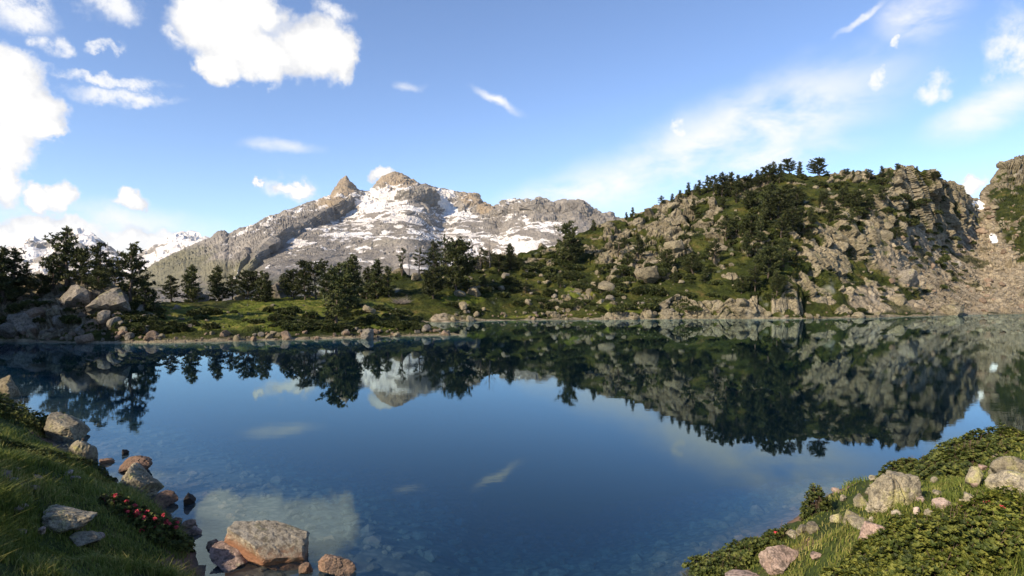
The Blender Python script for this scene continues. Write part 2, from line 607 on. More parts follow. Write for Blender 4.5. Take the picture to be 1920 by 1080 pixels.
def blob(px, py, items, base=0.0):
    """soft union of ellipses given on the photograph, evaluated at terrain points"""
    out = np.full_like(px, base)
    for it in items:
        cx, cy, rx, ry = it[:4]
        rot = math.radians(it[4]) if len(it) > 4 else 0
        dx, dy = px - cx, py - cy
        ux = dx * math.cos(rot) + dy * math.sin(rot)
        uy = -dx * math.sin(rot) + dy * math.cos(rot)
        out = np.maximum(out, 1 - np.sqrt((ux / rx) ** 2 + (uy / ry) ** 2))
    return out      # >0 inside


# ---- hill on the right shore
hillc = {
    480: [(610, 104), (606, 107), (600, 110), (594, 116), (588, 124), (584, 134)],
    600: [(607, 103), (602, 106), (590, 110), (575, 118), (560, 127), (553, 138)],
    680: [(606, 104), (598, 107), (582, 112), (562, 119), (545, 128), (536, 138)],
    740: [(605, 106), (592, 109), (572, 114), (549, 120), (530, 128), (517, 138)],
    830: [(604, 107.5), (590, 111), (564, 117), (540, 124), (519, 132), (505, 142)],
    900: [(602, 111), (592, 115), (567, 121), (538, 128), (509, 138), (491, 148)],
    960: [(601, 113), (592, 117), (566, 124), (532, 133), (502, 143), (476, 155)],
    1050: [(600, 115), (588, 119), (560, 127), (522, 138), (483, 150), (450, 163)],
    1110: [(600, 115), (586, 119), (555, 127), (511, 140), (462, 155), (424, 170)],
    1200: [(599, 117), (575, 121), (545, 128), (500, 140), (440, 158), (400, 178)],
    1300: [(598, 119), (558, 123), (520, 131), (460, 146), (396, 168), (353, 188)],
    1400: [(598, 119), (553, 122), (500, 130), (440, 144), (376, 166), (338, 190)],
    1470: [(598, 119), (545, 122), (480, 131), (410, 146), (350, 170), (319, 195)],
    1510: [(598, 120), (545, 123), (485, 132), (412, 146), (352, 170), (328, 195)],
    1560: [(597, 121), (550, 126), (500, 136), (430, 147), (365, 164), (323, 195)],
    1630: [(595, 124), (556, 131), (505, 143), (420, 156), (362, 168), (326, 194)],
    1690: [(594, 128), (560, 138), (500, 152), (410, 166), (350, 176), (313, 192)],
    1745: [(592, 132), (565, 145), (512, 165), (446, 187), (384, 203), (322, 214)],
    1785: [(591, 135), (568, 150), (521, 175), (468, 205), (413, 232), (346, 246)],
    1806: [(591, 136), (569, 153), (525, 181), (475, 214), (424, 248), (358, 270)],
    1835: [(590, 138), (570, 155), (528, 185), (480, 225), (430, 268), (374, 310)],
    1855: [(590, 138), (570, 155), (526, 185), (474, 226), (420, 268), (345, 320)],
    1885: [(590, 138), (570, 155), (524, 185), (468, 226), (405, 268), (303, 332)],
    1925: [(589, 141), (570, 156), (520, 185), (460, 226), (390, 270), (288, 340)],
    2100: [(588, 144), (565, 160), (505, 190), (430, 230), (350, 270), (262, 340)],
    2500: [(586, 150), (560, 166), (490, 200), (410, 240), (320, 290), (230, 360)],
}
pxs = np.concatenate([np.linspace(470, 640, 50), np.linspace(642, 1735, 640), np.linspace(1736, 1860, 230), np.linspace(1862, 1935, 50), np.linspace(1940, 2500, 60)])
G = loft(hillc, pxs, 350, [(8, 1.0, -1.0), (45, 0.75, -8), (120, 0.3, -10)], 17)
N = grid_normals(blur_grid(blur_grid(G, 4), 4))
P0 = G.reshape(-1, 3); N0 = N.reshape(-1, 3)
px, py = to_px(P0)
vegpaint = blob(px, py, [(1000, 535, 190, 55), (1180, 565, 130, 45), (900, 570, 100, 30), (1290, 520, 70, 50), (1440, 400, 70, 80), (1400, 480, 60, 60),
                         (1600, 355, 90, 35), (1490, 360, 60, 40), (1380, 380, 40, 50), (1350, 540, 60, 40), (760, 560, 120, 40), (1660, 480, 70, 25, 25),
                         (1720, 420, 110, 25, 40), (1620, 545, 110, 18, 25), (1460, 500, 20, 80), (1900, 370, 60, 40), (1850, 560, 90, 10), (1700, 585, 120, 8)])
rockpaint = blob(px, py, [(1230, 450, 90, 50), (1250, 420, 60, 50), (1180, 420, 70, 25), (1140, 535, 20, 24), (1225, 505, 50, 28), (1290, 580, 60, 28), (1040, 580, 35, 22),
                          (1500, 560, 50, 50), (1430, 570, 40, 30), (1380, 520, 30, 30), (1340, 430, 40, 50), (1570, 440, 45, 60), (1640, 420, 40, 55), (1700, 350, 60, 40),
                          (1680, 440, 40, 40), (1770, 370, 30, 60), (860, 590, 50, 12), (1590, 330, 40, 14), (1530, 480, 30, 50), (1895, 315, 45, 45), (1180, 590, 60, 10)])
screepaint = blob(px, py, [(1760, 500, 130, 65, 20), (1830, 500, 80, 90), (1836, 420, 34, 70), (1640, 560, 60, 30), (1900, 540, 90, 50), (1760, 575, 150, 14), (845, 597, 40, 10)], -1.0)
nv = fbm(P0 * 0.07, 3, 5, 0.68)
steep = 1 - N0[:, 2]
low = ss(px, 1120, 900)          # the lower slope towards the point is mostly green
rocky = 0.57 + 0.95 * nv + 1.1 * fbm(P0 * 0.2, 8, 3, 0.6) + 0.9 * np.clip(rockpaint, -.1, .5) - 0.65 * np.clip(vegpaint, 0, .45) + 0.7 * (steep - 0.35) - 0.25 * low + 0.10 * ss(px, 1150, 1260)
rocky = ss(rocky, 0.32, 0.66)
stretch = np.linalg.norm(np.gradient(G, axis=0), axis=2).ravel()
w2 = np.clip(1.3 / stretch, 0, 1) ** 2; w3 = np.clip(0.6 / stretch, 0, 1) ** 2
Nd = N0 * np.array([1, 1, 0.45]); Nd /= np.linalg.norm(Nd, axis=1)[:, None]
N0 = N0 * (1 - rocky)[:, None] + Nd * rocky[:, None]
scree = ss(screepaint + 0.28 * fbm(P0 * 0.06, 21, 4), 0.0, 0.22)
above = ss(P0[:, 2], -0.3, 1.2)
Pv = P0 * np.array([1, 1, 0.42])
Pw = Pv + 1.4 * np.stack([vnoise(Pv * 0.15, 31), vnoise(Pv * 0.15, 32), vnoise(Pv * 0.15, 33)], 1)
b1 = blocks(Pw / 9.0, 5)
b2 = blocks(Pw / 3.6, 6) * w2
b3 = blocks(Pw / 1.5, 7) * w3
disp = rocky * (3.6 * b1 + 2.2 * b2 + 0.9 * b3) + (1 - rocky) * (1.3 * fbm(P0 * 0.12, 9, 4) + 0.8 * fbm(P0 * 0.6, 10, 3) - 0.5)
disp = disp * (1 - 0.8 * scree) + scree * (0.55 * b3 + 0.5 * fbm(P0 * 0.9, 23, 3) + 1.5 * fbm(P0 * 0.11, 24, 4))
far = np.clip(P0[:, 1] / 200, 0.55, 1.3)
disp *= above * far
D = N0 * disp[:, None]
Ph = P0 + D
veg = 1 - rocky * 0.86 - 0.55 * b2 * rocky - 0.25 * b1 * rocky + 0.55 * fbm(P0 * 0.22, 27, 4) * rocky + 0.15 * nv + 0.05
veg = np.clip(veg, 0, 1) * ss(P0[:, 2] + 0.4 * fbm(P0 * 0.3, 28, 3), 0.2, 0.7) * (1 - 0.93 * scree)
bare = ss(vegpaint, -.2, .1)
veg = np.clip(veg + 0.1 * bare, 0, 1)
scree = scree * (1 - 0.8 * ss(fbm(P0 * 0.13, 29, 4) + 0.25 * np.clip(vegpaint, 0, 1), 0.22, 0.4))
veg = np.maximum(veg, 0.9 * ss(screepaint, -0.2, 0.2) * ss(fbm(P0 * 0.13, 29, 4), 0.25, 0.42))
snow = ss(blob(px, py, [(1833, 384, 15, 9, 10), (1862, 446, 8, 9)]) + 0.12 * fbm(P0 * 0.3, 4, 3), 0.05, 0.2)
lawn = ss(blob(px, py, [(1180, 575, 70, 14), (1090, 545, 40, 16), (860, 560, 60, 14), (1360, 580, 30, 16), (700, 575, 70, 12), (980, 590, 60, 6), (1640, 475, 50, 8), (1480, 500, 16, 30)], -0.35) + .4 * nv, 0.1, 0.5)
lawn *= (1 - rocky) * above
hill_me = mesh_np('hillside', Ph, grid_faces(len(pxs), 350), False, {'veg': veg, 'scree': scree, 'snow': snow, 'lawn': lawn})
hill = tag(obj('hillside', hill_me, M['hill']), kind='structure')
hill_arr = (Ph, rocky, scree, vegpaint, rockpaint)

# ---- wooded point on the left shore
penc = {
    -900: [(640, 69), (600, 74), (560, 82), (520, 92), (500, 104)],
    -300: [(640, 69), (602, 73), (565, 80), (535, 90), (525, 102)],
    0: [(640, 69), (602, 72), (566, 77), (542, 87), (538, 98)],
    90: [(642, 67.6), (604, 71), (562, 75), (533, 83), (530, 95)],
    170: [(643, 67), (606, 70), (560, 74), (527, 80), (528, 92)],
    230: [(643, 67), (609, 70), (566, 74), (534, 79), (545, 92)],
    285: [(643, 67), (612, 71), (594, 76), (574, 84), (568, 96)],
    340: [(642, 67.6), (618, 71.5), (600, 78), (577, 88), (566, 102)],
    420: [(640, 69), (617, 73), (598, 80), (574, 90), (562, 104)],
    520: [(638, 70.4), (615, 75), (596, 82), (574, 92), (558, 106)],
    640: [(635, 72.6), (611, 78), (594, 84), (572, 94), (556, 108)],
    720: [(632, 75), (608, 80), (592, 85), (575, 93), (565, 104)],
    770: [(630, 76.7), (611, 80), (600, 84), (592, 89), (598, 98)],
    810: [(629, 77.5), (617, 79.5), (611, 82), (614, 85), (640, 90)],
    845: [(628.5, 78), (624, 79), (622, 80.5), (630, 82.5), (665, 86)],
    870: [(629, 78), (628, 78.6), (629, 79.4), (645, 81), (690, 84)],
    900: [(640, 78), (650, 78.6), (660, 79.4), (680, 81), (700, 84)],
}
pxs2 = np.concatenate([np.linspace(-900, -20, 90), np.linspace(-15, 900, 560)])
G = loft(penc, pxs2, 200, [(10, 1.0, -1.5), (40, 0.3, -5), (80, 0, -6)], 15, pre=(-7.5, -0.5))
N = grid_normals(G)
P0 = G.reshape(-1, 3); N0 = N.reshape(-1, 3)
px, py = to_px(P0)
above = ss(P0[:, 2], -0.3, 0.9)
rp = blob(px, py, [(130, 570, 150, 60), (60, 600, 90, 40), (210, 560, 55, 45), (-150, 560, 200, 80)])
nv = fbm(P0 * 0.12, 13, 4)
rocky = ss(rp * 1.6 + 0.55 * nv, 0.1, 0.55)
shore = ss(P0[:, 2] + 0.25 * fbm(P0 * 0.5, 18, 3), 0.42, 0.08) * ss(P0[:, 1], 95, 88)
b1 = blocks(P0 / 4.2, 15); b2 = blocks(P0 / 1.7, 16); b3 = blocks(P0 / 0.6, 17)
disp = rocky * (1.5 * b1 + 0.85 * b2 + 0.25 * b3) + (1 - rocky) * (0.55 * fbm(P0 * 0.25, 19, 4) + 0.22 * fbm(P0 * 1.4, 20, 3)) + shore * 0.38 * b3
disp *= above
Ph = P0 + N0 * disp[:, None]
veg = np.clip(1 - rocky * 0.75 - 0.35 * b2 * rocky + 0.15 * nv, 0, 1) * ss(P0[:, 2], 0.1, 0.3)
lawn = ss(blob(px, py, [(420, 600, 180, 30), (560, 575, 160, 26), (700, 580, 70, 20), (640, 615, 200, 12), (330, 585, 60, 20)]) + .45 * nv, 0.12, 0.5) * (1 - rocky) * ss(P0[:, 2], .5, 1.2)
pen_me = mesh_np('wooded_point', Ph, grid_faces(len(pxs2), 200), False, {'veg': veg, 'scree': shore * 0.35, 'snow': shore * 0, 'lawn': lawn})
pen = tag(obj('wooded_point', pen_me, M['hill']), kind='structure')
pen_arr = (Ph, rocky)

# ---- the massif and the far range
def interp_line(pts, x):
    a = np.array(pts, float)
    return np.interp(x, a[:, 0], a[:, 1])


sky_line = [(100, 560), (200, 540), (275, 505), (300, 490), (350, 464), (395, 447), (412, 434), (420, 430), (428, 437), (455, 428), (480, 420), (510, 405), (540, 394), (570, 384), (600, 373), (622, 364),
            (628, 355), (636, 344), (643, 335), (649, 329), (655, 337), (663, 348), (672, 356), (684, 360), (700, 357), (706, 343), (720, 330), (740, 322), (752, 325), (768, 335), (785, 346), (796, 349), (815, 352),
            (840, 356), (862, 361), (890, 364), (898, 376), (912, 383), (926, 392), (934, 403), (942, 386), (955, 378), (972, 375), (986, 374), (998, 380), (1010, 376), (1024, 379), (1034, 386), (1042, 396),
            (1050, 384), (1064, 381), (1078, 386), (1090, 383), (1104, 386), (1114, 396), (1124, 412), (1134, 403), (1146, 402), (1156, 412), (1200, 420), (1300, 440), (1500, 470)]
cliff_line = [(100, 600), (380, 560), (430, 540), (470, 508), (500, 478), (530, 462), (560, 446), (600, 425), (630, 408), (660, 392), (680, 384), (720, 372), (760, 376), (790, 380), (830, 400), (860, 392), (900, 402),
              (935, 410), (960, 398), (1000, 398), (1040, 402), (1080, 400), (1120, 416), (1160, 420), (1500, 480)]
cliff_h = [(100, 0), (440, 8), (470, 30), (500, 28), (530, 26), (560, 22), (600, 26), (640, 28), (665, 18), (680, 8), (700, 8), (740, 10), (770, 18), (800, 30), (830, 20), (850, 8), (890, 20), (930, 10), (950, 14), (1000, 18), (1040, 14),
           (1080, 20), (1120, 10), (1160, 6), (1500, 4)]
pm = np.concatenate([np.linspace(60, 250, 40), np.linspace(252, 1165, 760), np.linspace(1170, 1500, 50)])
skl = interp_line(sky_line, pm)
pj = np.stack([pm * 0.16, 0 * pm, 0 * pm], 1)
tow = ss(pm, 930, 950) * ss(pm, 1165, 1140)
skl = skl - (1.6 + 3.0 * tow) * fbm(pj, 35, 4, 0.6, True) - 2.2 * tow * fbm(pj * 2.3, 36, 2)
cl = smooth1(interp_line(cliff_line, pm), 9); ch = interp_line(cliff_h, pm)
top_c = np.maximum(cl - ch, skl + 3)
Yr = interp_line([(60, 2300), (300, 2500), (650, 2900), (740, 3100), (900, 3000), (1000, 2700), (1160, 2600), (1500, 2500)], pm)
rows_py = [np.full_like(pm, 640), np.full_like(pm, 575), 545 + 0 * pm, cl * 0.4 + 545 * 0.6, np.maximum(cl, skl + 5) * 0.75 + 545 * 0.25, np.maximum(cl, skl + 5), top_c, skl]
fy = interp_line([(60, .52), (430, .54), (470, .60), (560, .74), (650, .88), (700, .86), (770, .80), (835, .90), (1500, .86)], pm)
fy = smooth1(fy, 61)
rows_Y = [Yr * fy * 0.38, Yr * fy * 0.42, Yr * fy * 0.50, Yr * fy * 0.67, Yr * fy * 0.86, Yr * fy, Yr * (fy + 0.012), Yr]
Yg = np.stack(rows_Y, 1)
Zg = EYE + (540 - np.stack(rows_py, 1)) / F * Yg
Yg = np.concatenate([Yg, Yg[:, -1:] * 1.03, Yg[:, -1:] * 1.25], 1)
Zg = np.concatenate([Zg, Zg[:, -1:] - 30, Zg[:, -1:] * 0.5], 1)
Tn = np.array([0, 0.02, 0.09, 0.30, 0.52, 0.68, 0.76, 0.93, 0.96, 1.0])
tt = np.linspace(0, 1, 260)
Yo = np.stack([np.interp(tt, Tn, Yg[i]) for i in range(len(pm))])
Zo = np.stack([np.interp(tt, Tn, Zg[i]) for i in range(len(pm))])
G = np.stack([(pm[:, None] - 960) / F * Yo, Yo, Zo], 2)
N = grid_normals(G)
P0 = G.reshape(-1, 3); N0 = N.reshape(-1, 3)
px, py = to_px(P0)
q = P0 / np.array([1, 1, 1])
rid = fbm(q * 0.0075, 41, 5, 0.55, True)
fine = fbm(q * 0.03, 47, 4, 0.6, True)
bk = blocks(q * np.array([1, 1, .5]) / 70.0, 43)
bk2 = blocks(q * np.array([1, 1, .5]) / 26.0, 44)
tgrid = np.tile(tt, len(pm))
crestm = ss(tgrid, 0.99, 0.93) * 0.8 + 0.2
rugged = ss(N0[:, 2], 0.9, 0.45)
skp = np.repeat(skl, 260)
jag = ss(py - skp, 60, 5)
disp = (16 * rid + 8 * fine) * (0.35 + 0.65 * rugged) + (20 * bk + 9 * bk2) * (0.25 + 0.75 * np.maximum(rugged, jag * (0.5 + 0.5 * ss(px, 930, 950))))
disp *= ss(P0[:, 2], -40, 120) * (1 - 0.80 * ss(tgrid, 0.87, 0.93))
ribs = fbm(np.stack([P0[:, 0] * 0.022, P0[:, 1] * 0.012, P0[:, 2] * 0.004], 1), 53, 4, 0.55, True)
disp += 20 * ribs * np.maximum(rugged, 0.7 * jag) * (1 - 0.6 * ss(tgrid, 0.9, 0.93))
disp += 30 * fbm(q * 0.0028, 49, 3) * ss(py - skp, 10, 60) * (1 - rugged)
Pm = P0 + N0 * disp[:, None]
# snow lies on the gentle ground high up, in tongues and gullies
Gm = Pm.reshape(len(pm), 260, 3)
Nm = grid_normals(Gm).reshape(-1, 3)
sx = np.stack([P0[:, 0] * 0.013 - P0[:, 2] * 0.026, P0[:, 1] * 0.005, P0[:, 2] * 0.060 + P0[:, 0] * 0.010], 1)
sn = fbm(sx, 61, 5, 0.58)
cover = blob(px, py, [(760, 395, 210, 60), (690, 385, 100, 45), (850, 385, 90, 45), (730, 365, 60, 22), (840, 372, 70, 20), (600, 440, 120, 34, -25), (1000, 420, 130, 30, 15), (690, 440, 240, 50), (880, 460, 190, 45),
                      (620, 505, 130, 16), (480, 430, 60, 14, -25), (570, 400, 60, 10, -25), (975, 378, 24, 8)])
cov = -0.36 + 0.62 * np.clip(cover, -0.4, 0.55)
sn = 0.72 * sn + 0.5 * fbm(sx * 2.6, 66, 3, 0.6)
sval = 0.44 + cov + 1.75 * sn + 0.55 * (ss(Nm[:, 2], 0.45, 0.8) - 0.75) - 0.34 * ss(disp, -6, 16) + 0.14
bright = blob(px, py, [(715, 366, 40, 16), (695, 382, 45, 16), (830, 365, 42, 16), (840, 390, 40, 14, 30), (495, 497, 20, 10), (960, 378, 18, 5), (770, 392, 40, 10)])
sval = np.maximum(sval, ss(bright + 0.55 * sn, 0.08, 0.5))
dark = blob(px, py, [(560, 430, 120, 16, -29), (480, 480, 45, 32, -50), (790, 372, 30, 22), (915, 395, 26, 16), (1060, 405, 80, 18), (748, 336, 44, 10), (648, 350, 14, 20), (890, 370, 14, 10), (945, 425, 26, 8)])
sval = sval * (1 - ss(dark + 0.15 * sn, 0.0, 0.3)) * ss(px, 330, 480)
gold = np.maximum(ss(blob(px, py, [(745, 338, 60, 20), (648, 350, 22, 30), (885, 372, 28, 16), (620, 375, 40, 14, -25), (910, 392, 20, 16)]), 0.0, 0.4), 0)  # golden sunlight on the summits, painted into the rock colour
green = 0.75 * ss(blob(px, py, [(320, 510, 110, 40, -20), (420, 510, 90, 30), (650, 545, 400, 25)]) + 0.3 * fbm(q * 0.01, 71, 4), 0.05, 0.5) * 0.75
mm = mesh_np('snowy_massif', Pm, grid_faces(len(pm), 260), False, {'snow': np.clip(sval, 0, 1), 'gold': gold, 'green': green})
tag(obj('snowy_massif', mm, M['mtn']), kind='structure')


def far_range(name, line, Yd, px0, px1, n, seed, snowy):
    p = np.linspace(px0, px1, n)
    s = interp_line(line, p)
    rows = [(640, 0.62), (540, 0.70), (None, 1.0)]
    Yg = np.stack([0 * p + Yd * r[1] for r in rows] + [0 * p + Yd * 1.2], 1)
    Zg = np.stack([0 * p + EYE + (540 - (s if r[0] is None else r[0])) / F * Yd * r[1] for r in rows] + [0 * p - 50], 1)
    t2 = np.linspace(0, 1, 90)
    Tn = [0, .1, .8, 1]
    Yo = np.stack([np.interp(t2, Tn, Yg[i]) for i in range(n)])
    Zo = np.stack([np.interp(t2, Tn, Zg[i]) for i in range(n)])
    G = np.stack([(p[:, None] - 960) / F * Yo, Yo, Zo], 2)
    N0 = grid_normals(G).reshape(-1, 3)
    P0 = G.reshape(-1, 3)
    k = Yd / 3000
    d = 22 * fbm(P0 * 0.006 / k, seed, 5, .55, True) + 22 * blocks(P0 / (60 * k), seed + 5)
    P1 = P0 + N0 * (d * k * ss(P0[:, 2], -40, 100))[:, None]
    Nn = grid_normals(P1.reshape(n, 90, 3)).reshape(-1, 3)
    sn = fbm(P0 * np.array([0.005, 0.003, 0.014]) / k, seed + 9, 5, .58)
    sv = 0.40 + snowy + 1.1 * sn + 0.5 * (ss(Nn[:, 2], .4, .8) - .7)
    me = mesh_np(name, P1, grid_faces(n, 90), False, {'snow': np.clip(sv, 0, 1), 'gold': ss(sn, 0, .6) * 0.3, 'green': sn * 0})
    tag(obj(name, me, M['mtn']), kind='structure')


far_range('distant_range', [(-900, 430), (-500, 450), (-200, 440), (0, 470), (30, 462), (52, 450), (62, 447), (75, 455), (90, 458), (110, 448), (135, 438), (155, 436), (172, 440), (186, 449), (205, 462), (235, 478), (262, 474), (285, 464), (305, 455), (330, 443), (352, 435), (366, 438), (385, 442), (420, 455), (520, 500)], 5600, -900, 520, 420, 81, 0.20)
far_range('grey_foothill', [(-500, 520), (-100, 515), (20, 500), (60, 490), (90, 478), (120, 472), (150, 485), (200, 505), (260, 525), (330, 540)], 3600, -500, 330, 240, 91, -0.2)

# ---- valley floor under everything: reaches the horizon
gx = np.array([-30000, -9000, -2500, -400, 400, 2500, 9000, 30000.]); gy = np.array([-6000, -1500, -60, 96, 140, 300, 2500, 9000, 30000.])
gz = lambda x, y: -10.0 - (6 if y > 250 else 0)
Vv = [(x, y, gz(x, y)) for x in gx for y in gy]
tag(obj('valley_ground', mesh_np('valley_ground', Vv, grid_faces(len(gx), len(gy))), M['valley']), kind='structure')

# ------------------------------------------------------------------ near bank and lake bed
SH = np.array([(-140, 70), (-95, 62), (-70, 58), (-45, 48), (-32, 37), (-25, 30.5), (-15.6, 21.6), (-10.8, 17.7), (-8.0, 15), (-5.9, 12.0), (-3, 8.5), (0, 6.5), (2, 8.5), (3.6, 12.0), (5.6, 14.2), (8.0, 16.6), (9.8, 18.2), (13, 19.4), (18, 20), (26, 19.5), (60, 19), (150, 40)], float)


def shore_sd(X, Y):
    """signed distance to the near shoreline, positive on land"""
    P = np.stack([X, Y], 1)
    best = np.full(len(P), 1e9)
    for a, b in zip(SH[:-1], SH[1:]):
        ab = b - a
        t = np.clip(((P - a) @ ab) / (ab @ ab), 0, 1)
        d = np.hypot(*(P - a - t[:, None] * ab).T)
        best = np.minimum(best, d)
    yl = np.interp(X, SH[:, 0], SH[:, 1])
    return np.where(Y < yl, best, -best)


def bank_z(X, Y):
    s = shore_sd(X, Y)
    P = np.stack([X, Y, 0 * X], 1)
    rt = ss(X, -1.0, 4.0)
    k1 = 0.63 - 0.02 * rt; lim = 4.6 - 1.4 * rt
    land = np.where(s < lim, k1 * s, k1 * lim + 0.26 * (s - lim))
    land = np.minimum(land, 9)
    kb = 0.115 + 0.22 * ss(X, -2.5, 3.5)
    bed = np.where(s > -4, kb * s, -4 * kb + (0.27 + 0.1 * ss(X, -2.5, 3.5)) * (s + 4))
    bed = np.maximum(bed, -7)
    z = np.where(s > 0, land, bed)
    w = ss(s, -0.3, 0.8)
    z = z + w * (0.32 * fbm(P * 0.45, 111, 3) + 0.16 * fbm(P * 1.6, 112, 3)) + (1 - w) * 0.06 * fbm(P * 1.5, 113, 3)
    # unseen hill added on the left to throw shade over the point
    a = X * 0.76 + Y * 0.65
    c = -X * 0.65 + Y * 0.76
    ac = np.interp(c, [-80, -30, 10, 60, 95, 150], [-75, -64, -62, -56, -52, -60])
    hz = np.interp(c, [-80, -40, 0, 40, 62, 78, 95, 130, 170], [7, 8, 9, 11, 22, 36, 38, 36, 20]) + 1.5 * fbm(P * 0.08, 121, 3)
    up = np.where(a > ac, hz * ss(a, ac + 40, ac), hz - 0.05 * (ac - a))
    inl = (a < ac + 40) & (s > 0)
    z = np.where(inl, np.maximum(z, up), z)
    return z, s


nu, nr = 460, 330
th = np.linspace(-2.75, 2.3, nu)
rr = 0.6 * (260 / 0.6) ** np.linspace(0, 1, nr)
TH, RR = np.meshgrid(th, rr, indexing='ij')
bx = (RR * np.sin(TH)).ravel(); by = (RR * np.cos(TH)).ravel()
bzz, bs = bank_z(bx, by)
Pb = np.stack([bx, by, bzz], 1)
dirt = ss(fbm(Pb * 0.9, 131, 4) + 0.5 * ss(bs, 0.9, 0.1), 0.12, 0.55)
keepv = (by < 100)
Fb = grid_faces(nu, nr)
Fb = Fb[keepv[Fb].all(1)]
bank_me = mesh_np('bank', Pb, Fb, True, {'dirt': dirt, 'bed': ss(bs, 0.12, -0.1)})
bank = tag(obj('lake_bank', bank_me, M['bank']), kind='structure')

# ------------------------------------------------------------------ water
m, t, b = new_mat('lake_water', 0.0, 0.5)
t.n.remove(b)
tc = t.new('ShaderNodeTexCoord').outputs['Object']
w1 = t.noise(t.vmath('MULTIPLY', tc, (0.5, 1.6, 1)).outputs[0], 1.1, 4, 0.6)
w2 = t.noise(t.vmath('MULTIPLY', tc, (0.06, 0.10, 1)).outputs[0], 1.0, 2, 0.5)
hgt = t.math('MULTIPLY', w1.outputs['Fac'], t.sstep(w2.outputs['Fac'], 0.25, 0.8))
bp = t.new('ShaderNodeBump')
bp.inputs['Strength'].default_value = 1.0
bp.inputs['Distance'].default_value = 0.0022
t.l.new(hgt, bp.inputs['Height'])
fr = t.new('ShaderNodeFresnel')
gm = t.new('ShaderNodeNewGeometry')            # the sheet does not refract, so the same Fresnel holds from both sides
t.put(fr.inputs['IOR'], t.math('ADD', 1.40, t.math('MULTIPLY', gm.outputs['Backfacing'], 1 / 1.40 - 1.40)))
t.l.new(bp.outputs[0], fr.inputs['Normal'])
gl = t.new('ShaderNodeBsdfGlossy')
gl.inputs['Roughness'].default_value = 0.004
gl.inputs['Color'].default_value = (0.74, 0.95, 1.0, 1)
t.l.new(bp.outputs[0], gl.inputs['Normal'])
tr = t.new('ShaderNodeBsdfTransparent')
mx = t.new('ShaderNodeMixShader')
df = t.new('ShaderNodeBsdfDiffuse')           # faint blue light put into the surface colour to deepen the lake's blue
df.inputs['Color'].default_value = (0.015, 0.11, 0.22, 1)
mb = t.new('ShaderNodeMixShader')
mb.inputs[0].default_value = 0.045
t.l.new(tr.outputs[0], mb.inputs[1]); t.l.new(df.outputs[0], mb.inputs[2])
t.l.new(fr.outputs[0], mx.inputs[0]); t.l.new(mb.outputs[0], mx.inputs[1]); t.l.new(gl.outputs[0], mx.inputs[2])
t.l.new(mx.outputs[0], t.n['Material Output'].inputs['Surface'])
va = t.new('ShaderNodeVolumeAbsorption')
va.inputs['Color'].default_value = (0.12, 0.55, 0.80, 1)
va.inputs['Density'].default_value = 0.80
t.l.new(va.outputs[0], t.n['Material Output'].inputs['Volume'])
x0, x1, y0, y1, zb = -135, 230, -2, 160, -9.0
Vw = [(x0, y0, 0), (x1, y0, 0), (x1, y1, 0), (x0, y1, 0), (x0, y0, zb), (x1, y0, zb), (x1, y1, zb), (x0, y1, zb)]
Fw = [(0, 1, 2, 3), (7, 6, 5, 4), (0, 4, 5, 1), (1, 5, 6, 2), (2, 6, 7, 3), (3, 7, 4, 0)]
tag(obj('lake_water', mesh_np('lake_water', Vw, Fw), m), kind='structure')

# ------------------------------------------------------------------ ray casts: a photo pixel gives the direction, the ground gives the distance
def bvh_of(me):
    n = len(me.vertices)
    co = np.empty(n * 3, np.float32); me.vertices.foreach_get('co', co)
    fv = np.empty(len(me.loops), np.int32); me.loops.foreach_get('vertex_index', fv)
    return BVHTree.FromPolygons(co.reshape(-1, 3).tolist(), fv.reshape(-1, 4).tolist())


BV = {'hill': bvh_of(hill_me), 'pen': bvh_of(pen_me), 'bank': bvh_of(bank_me)}
CAM = Vector((0, 0, EYE))


def cast(px, py, which=('hill', 'pen'), step=2, tries=40):
    for k in range(tries):
        d = Vector(((px - 960) / F, 1, (540 - (py + k * step)) / F)).normalized()
        best = None
        for w in which:
            loc, nrm, idx, dist = BV[w].ray_cast(CAM, d)
            if loc is not None and (best is None or dist < best[1]):
                best = (loc, dist, nrm)
        if best:
            return best[0], best[2]
    return None, None


def drop(x, y, which):
    for w in which:
        loc, nrm, idx, dist = BV[w].ray_cast(Vector((x, y, 200)), Vector((0, 0, -1)))
        if loc is not None:
            return loc
    return None


# ------------------------------------------------------------------ rocks
_ico = {}


def ico(n):
    if n in _ico:
        return _ico[n]
    import bmesh
    bm = bmesh.new()
    bmesh.ops.create_icosphere(bm, subdivisions=n, radius=1)
    V = np.array([v.co[:] for v in bm.verts]); Fc = np.array([[v.index for v in f.verts] for f in bm.faces])
    bm.free()
    _ico[n] = (V, Fc)
    return _ico[n]


